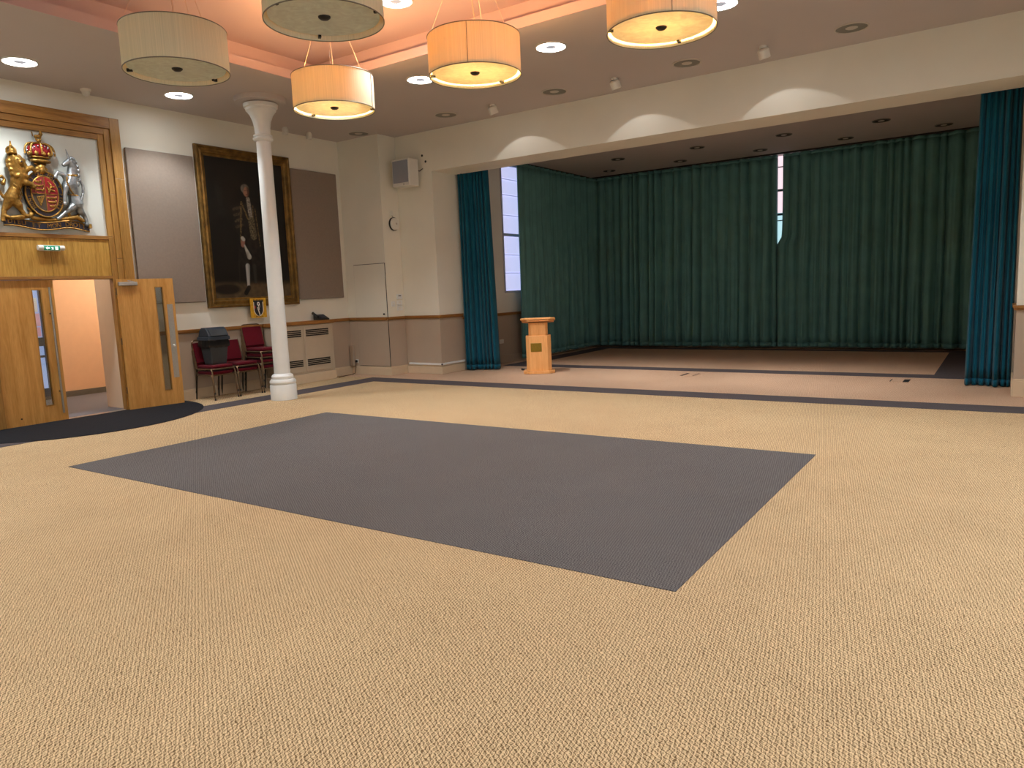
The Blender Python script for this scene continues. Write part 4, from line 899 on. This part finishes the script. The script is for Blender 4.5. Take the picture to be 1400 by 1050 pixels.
tag(MB().tube([(-7.72, 12.02, .010), (-7.80, 12.06, .012), (-7.90, 12.05, .012), (-7.95, 12.10, .014), (-7.86, 12.14, .010), (-7.62, 12.13, .010), (-7.45, 12.1, .010)], [.02, .012, .014, .022, .012, .012, .012], 8).build('floor_cable', M['black'], None, True), 'short black cable lying on the carpet behind the lectern', 'cable')

# ---- floor boxes
def fbox(x0, x1, y0, y1, lab, dk):
    f = thing('floor_box', lab, 'floor box', ((x0+x1)/2, (y0+y1)/2, 0), 'stage floor boxes')
    r = MB(); e = .012; r.box(x0, x1, y0, y0+e, 0, .005); r.box(x0, x1, y1-e, y1, 0, .005); r.box(x0, x0+e, y0+e, y1-e, 0, .005); r.box(x1-e, x1, y0+e, y1-e, 0, .005)
    r.build('rim', M['stage'] if dk else M['offring'], f); MB().box(x0+e, x1-e, y0+e, y1-e, 0, .004).build('lid', M['stage'], f)
    for a in dk or (): MB().box(*a, .003, .007).build('handle_slot', M['dark'], f)
fbox(-1.39, -1.13, 12.07, 12.42, 'flush carpeted floor box on the stage near the right curtain', [(-1.21, -1.13, 12.09, 12.40), (-1.385, -1.372, 12.12, 12.40)])
fbox(-4.62, -4.36, 11.98, 12.36, 'flush carpeted floor box in the middle of the stage front', [(-4.61, -4.565, 11.99, 12.33), (-4.40, -4.388, 12.02, 12.35)])

# ================================================================== CEILING LIGHTS
M['ledring'].cycles.emission_sampling = 'FRONT'
def downlight(x, y, z, on, lab, r=.20, grp='lit ring downlights'):
    t = thing('ceiling_downlight', lab, 'ceiling light', (x, y, z), grp); c = (x, y, z)
    MB().lathe([(r*1.0, 0), (r*1.0, -.008), (r*.93, -.014), (r*.90, -.004), (r*.9, 0)], c, 40, close=True).build('trim_ring', M['plastic' if on else ('offcentre' if r > .18 else 'offring')], t, True)
    n = 48; vs = []; fs = []
    for i in range(n):
        q = 2*PI*i/n
        for k in (.9, .36): vs.append((x+r*k*math.cos(q), y+r*k*math.sin(q), z-.006))
    for i in range(n): j = (i+1) % n; fs.append((2*i, 2*i+1, 2*j+1, 2*j))
    g = MB().add(vs, fs).build('light_ring', M['ledring' if on else ('offring' if r > .18 else 'dark')], t)
    if g.data.polygons[0].normal.z > 0: g.data.flip_normals()
    if on: light('SPOT', 'downlight_beam', (x, y, z-.03), DOWN_W, LED, spot_size=math.radians(118), spot_blend=.5, shadow_soft_size=.15)
    MB().lathe([(0, -.010), (r*.30, -.012), (r*.36, -.006), (r*.36, 0), (0, 0)], c, 28).build('centre_disc', M['centreglow' if on else 'offcentre'], t, True)
    return t
for x, y, lab in ((-10.24, 4.54, 'lit ring downlight over the doors, leftmost on the ceiling'), (-10.24, 6.66, 'lit ring downlight under the left green pendant, before the column'), (-7.09, 8.44, 'lit ring downlight partly hidden behind the amber pendant in the middle'),
                  (-4.92, 8.46, 'lit ring downlight between the middle and right amber pendants'), (-2.74, 8.46, 'lit ring downlight beside the rightmost amber pendant')):
    downlight(x, y, ZC, True, lab)
for i, (x, y) in enumerate(((-10.24, 2.42), (-10.24, .3), (-.55, 8.46), (1.1, 6.66), (1.1, 4.54), (1.1, 2.42), (-7.09, .9), (-4.92, .9), (-2.74, .9))):
    downlight(x, y, ZC, True, 'lit ring downlight in the part of the hall ceiling outside the picture')
downlight(-6.02, 6.80, zu, True, 'lit ring downlight set in the raised coffer above the pendants')
for x, lab in ((-10.27, 'unlit ring downlight above the corner, leftmost of the stage-front row'), (-8.15, 'unlit ring downlight second from the corner in the stage-front row'), (-5.97, 'unlit ring downlight third from the corner in the stage-front row'), (-3.82, 'unlit ring downlight fourth from the corner in the stage-front row'), (-1.70, 'unlit ring downlight rightmost in the stage-front row')):
    downlight(x, 10.33, ZC, False, lab, .20, 'unlit ring downlights')
front = ['leftmost', 'second from left', 'third from left', 'rightmost']; back = ['leftmost', 'second from left', 'third from left', 'fourth from left', 'rightmost']
for k, x in enumerate((-7.22, -5.42, -3.68, -1.98)): downlight(x, 15.2, ZS, False, 'small unlit downlight on the stage ceiling, nearer row, '+front[k], .155, 'unlit stage downlights')
for k, x in enumerate((-8.1, -6.3, -4.5, -2.8, -1.08)): downlight(x, 16.55, ZS, False, 'small unlit downlight on the stage ceiling, row by the back curtain, '+back[k], .155, 'unlit stage downlights')
def spot(x, lab):
    t = thing('ceiling_spotlight', lab, 'spotlight', (x, 10.32, ZC), 'white spotlights facing the stage')
    d = Vector((.12, math.cos(math.radians(68)), -math.sin(math.radians(68)))).normalized(); dc = Vector((.10, math.cos(math.radians(67)), -math.sin(math.radians(67))))
    q = d.to_track_quat('Z', 'Y').to_matrix().to_4x4()
    MB().lathe([(.05, 0), (.05, -.03), (0, -.03)], (x, 10.32, ZC), 20).build('mount', M['plastic'], t, True)
    MB().lathe([(0, -.03), (.06, -.02), (.075, .0), (.075, .10), (.065, .105), (.06, .08), (0, .08)], (0,0,0), 24, T=Matrix.Translation((x, 10.32, ZC-.05)) @ q).build('lamp_can', M['plastic'], t, True)
    MB().lathe([(0, .092), (.058, .09), (.058, .082), (0, .082)], (0,0,0), 24, T=Matrix.Translation((x, 10.32, ZC-.05)) @ q).build('lens', M['lens'], t)
    at = Vector((x, 10.32, ZC-.05))+d*.115
    core = light('SPOT', 'spotlight_core', at, SPOT_W, (1, .93, .88), spot_size=math.radians(52), spot_blend=1., shadow_soft_size=.03); aim(core, dc)
    spill = light('SPOT', 'spotlight_spill', at, SPOT_W*.026, (1, .95, .92), spot_size=math.radians(96), spot_blend=.08, shadow_soft_size=.02); aim(spill, d)
spot(-7.16, 'white ceiling spotlight nearest the corner, aimed at the stage'); spot(-4.93, 'white ceiling spotlight in the middle of the row, aimed at the stage'); spot(-2.77, 'white ceiling spotlight rightmost of the row, aimed at the stage')
# small ceiling devices
t = thing('motion_sensor', 'small white dome sensor on the ceiling above the oak surround', 'sensor', (-10.88, 5.64, ZC))
MB().lathe([(.07, 0), (.07, -.02), (.06, -.03), (0, -.03)], (-10.88, 5.64, ZC), 24).build('base', M['plastic'], t, True); MB().ball((-10.88, 5.64, ZC-.04), (.055, .055, .06), 18).build('dome', M['plastic'], t, True)
for x, y, lab in ((-10.81, 9.05, 'small white ceiling spotlight just right of the column capital'), (-10.85, 9.63, 'small white ceiling spotlight farther right of the column capital')):
    t = thing('wall_spotlight', lab, 'spotlight', (x, y, ZC), 'small spotlights over the portrait')
    MB().lathe([(.04, 0), (.04, -.02), (0, -.02)], (x, y, ZC), 16).build('mount', M['plastic'], t, True)
    MB().lathe([(.05, -.02), (.055, -.03), (.055, -.12), (.045, -.125), (.045, -.10), (0, -.10)], (x, y, ZC), 20).build('lamp_can', M['plastic'], t, True)
tag(MB().lathe([(.03, 0), (.03, -.01), (.012, -.018), (.012, -.03), (0, -.03)], (-.18, 9.4, ZC), 14).build('sprinkler', M['steel']), 'tiny sprinkler head on the ceiling at the right', 'sprinkler')

# ================================================================== PENDANTS
WARM = (1.0, .52, .21)
def pendant(x, y, lit, lab, seam):
    z = 3.80; R_ = .475; H_ = .385
    t = thing('drum_pendant', lab, 'pendant lamp', (x, y, z), 'silk drum pendant lamps'); c = (x, y, z)
    # shade: thin fabric wall
    n = 72; prof = [(R_, 0), (R_, H_), (R_-.004, H_), (R_-.004, 0)]
    sh = MB().lathe(prof, c, n, close=True).build('shade', M['shade'], t, True)
    for zz in (0, H_): MB().tube([(x+R_*math.cos(2*PI*i/n), y+R_*math.sin(2*PI*i/n), z+zz) for i in range(n)], .005, 6, closed=True).build('rim_wire', M['rim'], sh, True)
    a = seam; MB().box(-.003, .003, -.002, .002, 0, H_, T=Matrix.Translation((x+(R_+.002)*math.cos(a), y+(R_+.002)*math.sin(a), z)) @ Matrix.Rotation(a, 4, 'Z')).build('seam', M['rim'], sh)
    MB().lathe([(0, .035), (R_-.035, .035), (R_-.035, .041), (0, .041)], c, 56).build('diffuser', M['opal'], t)
    MB().lathe([(.0, .010), (.03, .012), (.048, .026), (.05, .035), (0, .035)], c, 24).build('centre_cap', M['metald'], t, True)
    for k in range(3):
        b = seam+.5+2*PI*k/3; MB().box(-.05, .0, -.012, .012, .018, .046, T=Matrix.Translation((x+(R_-.004)*math.cos(b), y+(R_-.004)*math.sin(b), z)) @ Matrix.Rotation(b, 4, 'Z')).build('diffuser_clip', M['metald'], t)
    hub = z+H_-.06
    MB().lathe([(.05, 0), (.05, .05), (0, .05)], (x, y, hub), 20).build('lamp_hub', M['plastic'], t, True)
    for k in range(3):
        b = seam+.9+2*PI*k/3; MB().tube([(x+.05*math.cos(b), y+.05*math.sin(b), hub+.02), (x+(R_-.004)*math.cos(b), y+(R_-.004)*math.sin(b), z+H_-.01)], .005, 6).build('spider_arm', M['plastic'], t)
        MB().tube([(x+(R_-.02)*math.cos(b), y+(R_-.02)*math.sin(b), z+H_-.01), (x+.12*math.cos(b), y+.12*math.sin(b), zu-.03)], .0022, 6).build('suspension_wire', M['cable'], t)
    MB().tube([(x, y, hub+.05), (x+.02, y, hub+.25), (x-.01, y+.01, hub+.45), (x, y, zu-.03)], .006, 8).build('flex', M['cable'], t, True)
    MB().lathe([(.0, -.05), (.11, -.045), (.14, -.02), (.14, 0), (0, 0)], (x, y, zu), 28).build('ceiling_rose', M['plastic'], t, True)
    for k in range(6):
        b = 2*PI*k/6+.3; bx, by = x+.25*math.cos(b), y+.25*math.sin(b)
        MB().tube([(x+.05*math.cos(b), y+.05*math.sin(b), hub+.01), (x+.2*math.cos(b), y+.2*math.sin(b), hub+.01), (bx, by, hub-.02), (bx, by, z+.21)], .007, 6).build('bulb_arm', M['plastic'], t)
        MB().ball((bx, by, z+.18), (.024, .024, .034), 10).build('bulb', M['plastic'], t, True)
        if lit: light('SPOT', 'pendant_bulb', (bx, by, z+.095), BULB_W, WARM, shadow_soft_size=.025, spot_size=math.radians(165), spot_blend=.3)
    if lit: light('POINT', 'pendant_glow_fill', (x, y, z+.24), HUB_W, WARM, shadow_soft_size=.12)  # added to light the fabric and the coffer, apart from the bulbs
    return t
pendant(-6.69, 4.36, False, 'unlit pale green drum pendant at the left of the coffer', 1.2)
pendant(-4.63, 4.36, False, 'unlit pale green drum pendant at the top centre, nearest the viewer', 2.0)
pendant(-6.72, 6.39, True, 'glowing amber drum pendant nearest the column', .4)
pendant(-4.63, 6.39, True, 'glowing amber drum pendant in the middle with a visible seam', -1.08)
pendant(-2.60, 6.41, True, 'glowing amber drum pendant rightmost by the ceiling downlight', -1.0)
pendant(-2.60, 4.36, False, 'unlit pale green drum pendant above the upper picture edge', 2.2)

# unseen lamps added to light the corridor's return and back walls
for y_, lab in ((5.0, 'unseen corridor lamp added to light the return wall'), (7.3, 'unseen corridor lamp added to brighten the back wall')):
    t = thing('added_corridor_lamp', lab, 'ceiling light', (-12.75, y_, 2.6), 'unseen added corridor lamps')
    MB().lathe([(.16, 0), (.16, -.05), (.12, -.08), (0, -.085)], (-12.75, y_, 2.6), 28).build('lamp_bowl', M['opal'], t, True)
    light('POINT', 'corridor_fill', (-12.75, y_, 2.42), CORR_W*(.45 if y_ < 6 else 1.), (1, .86, .70), shadow_soft_size=.12)
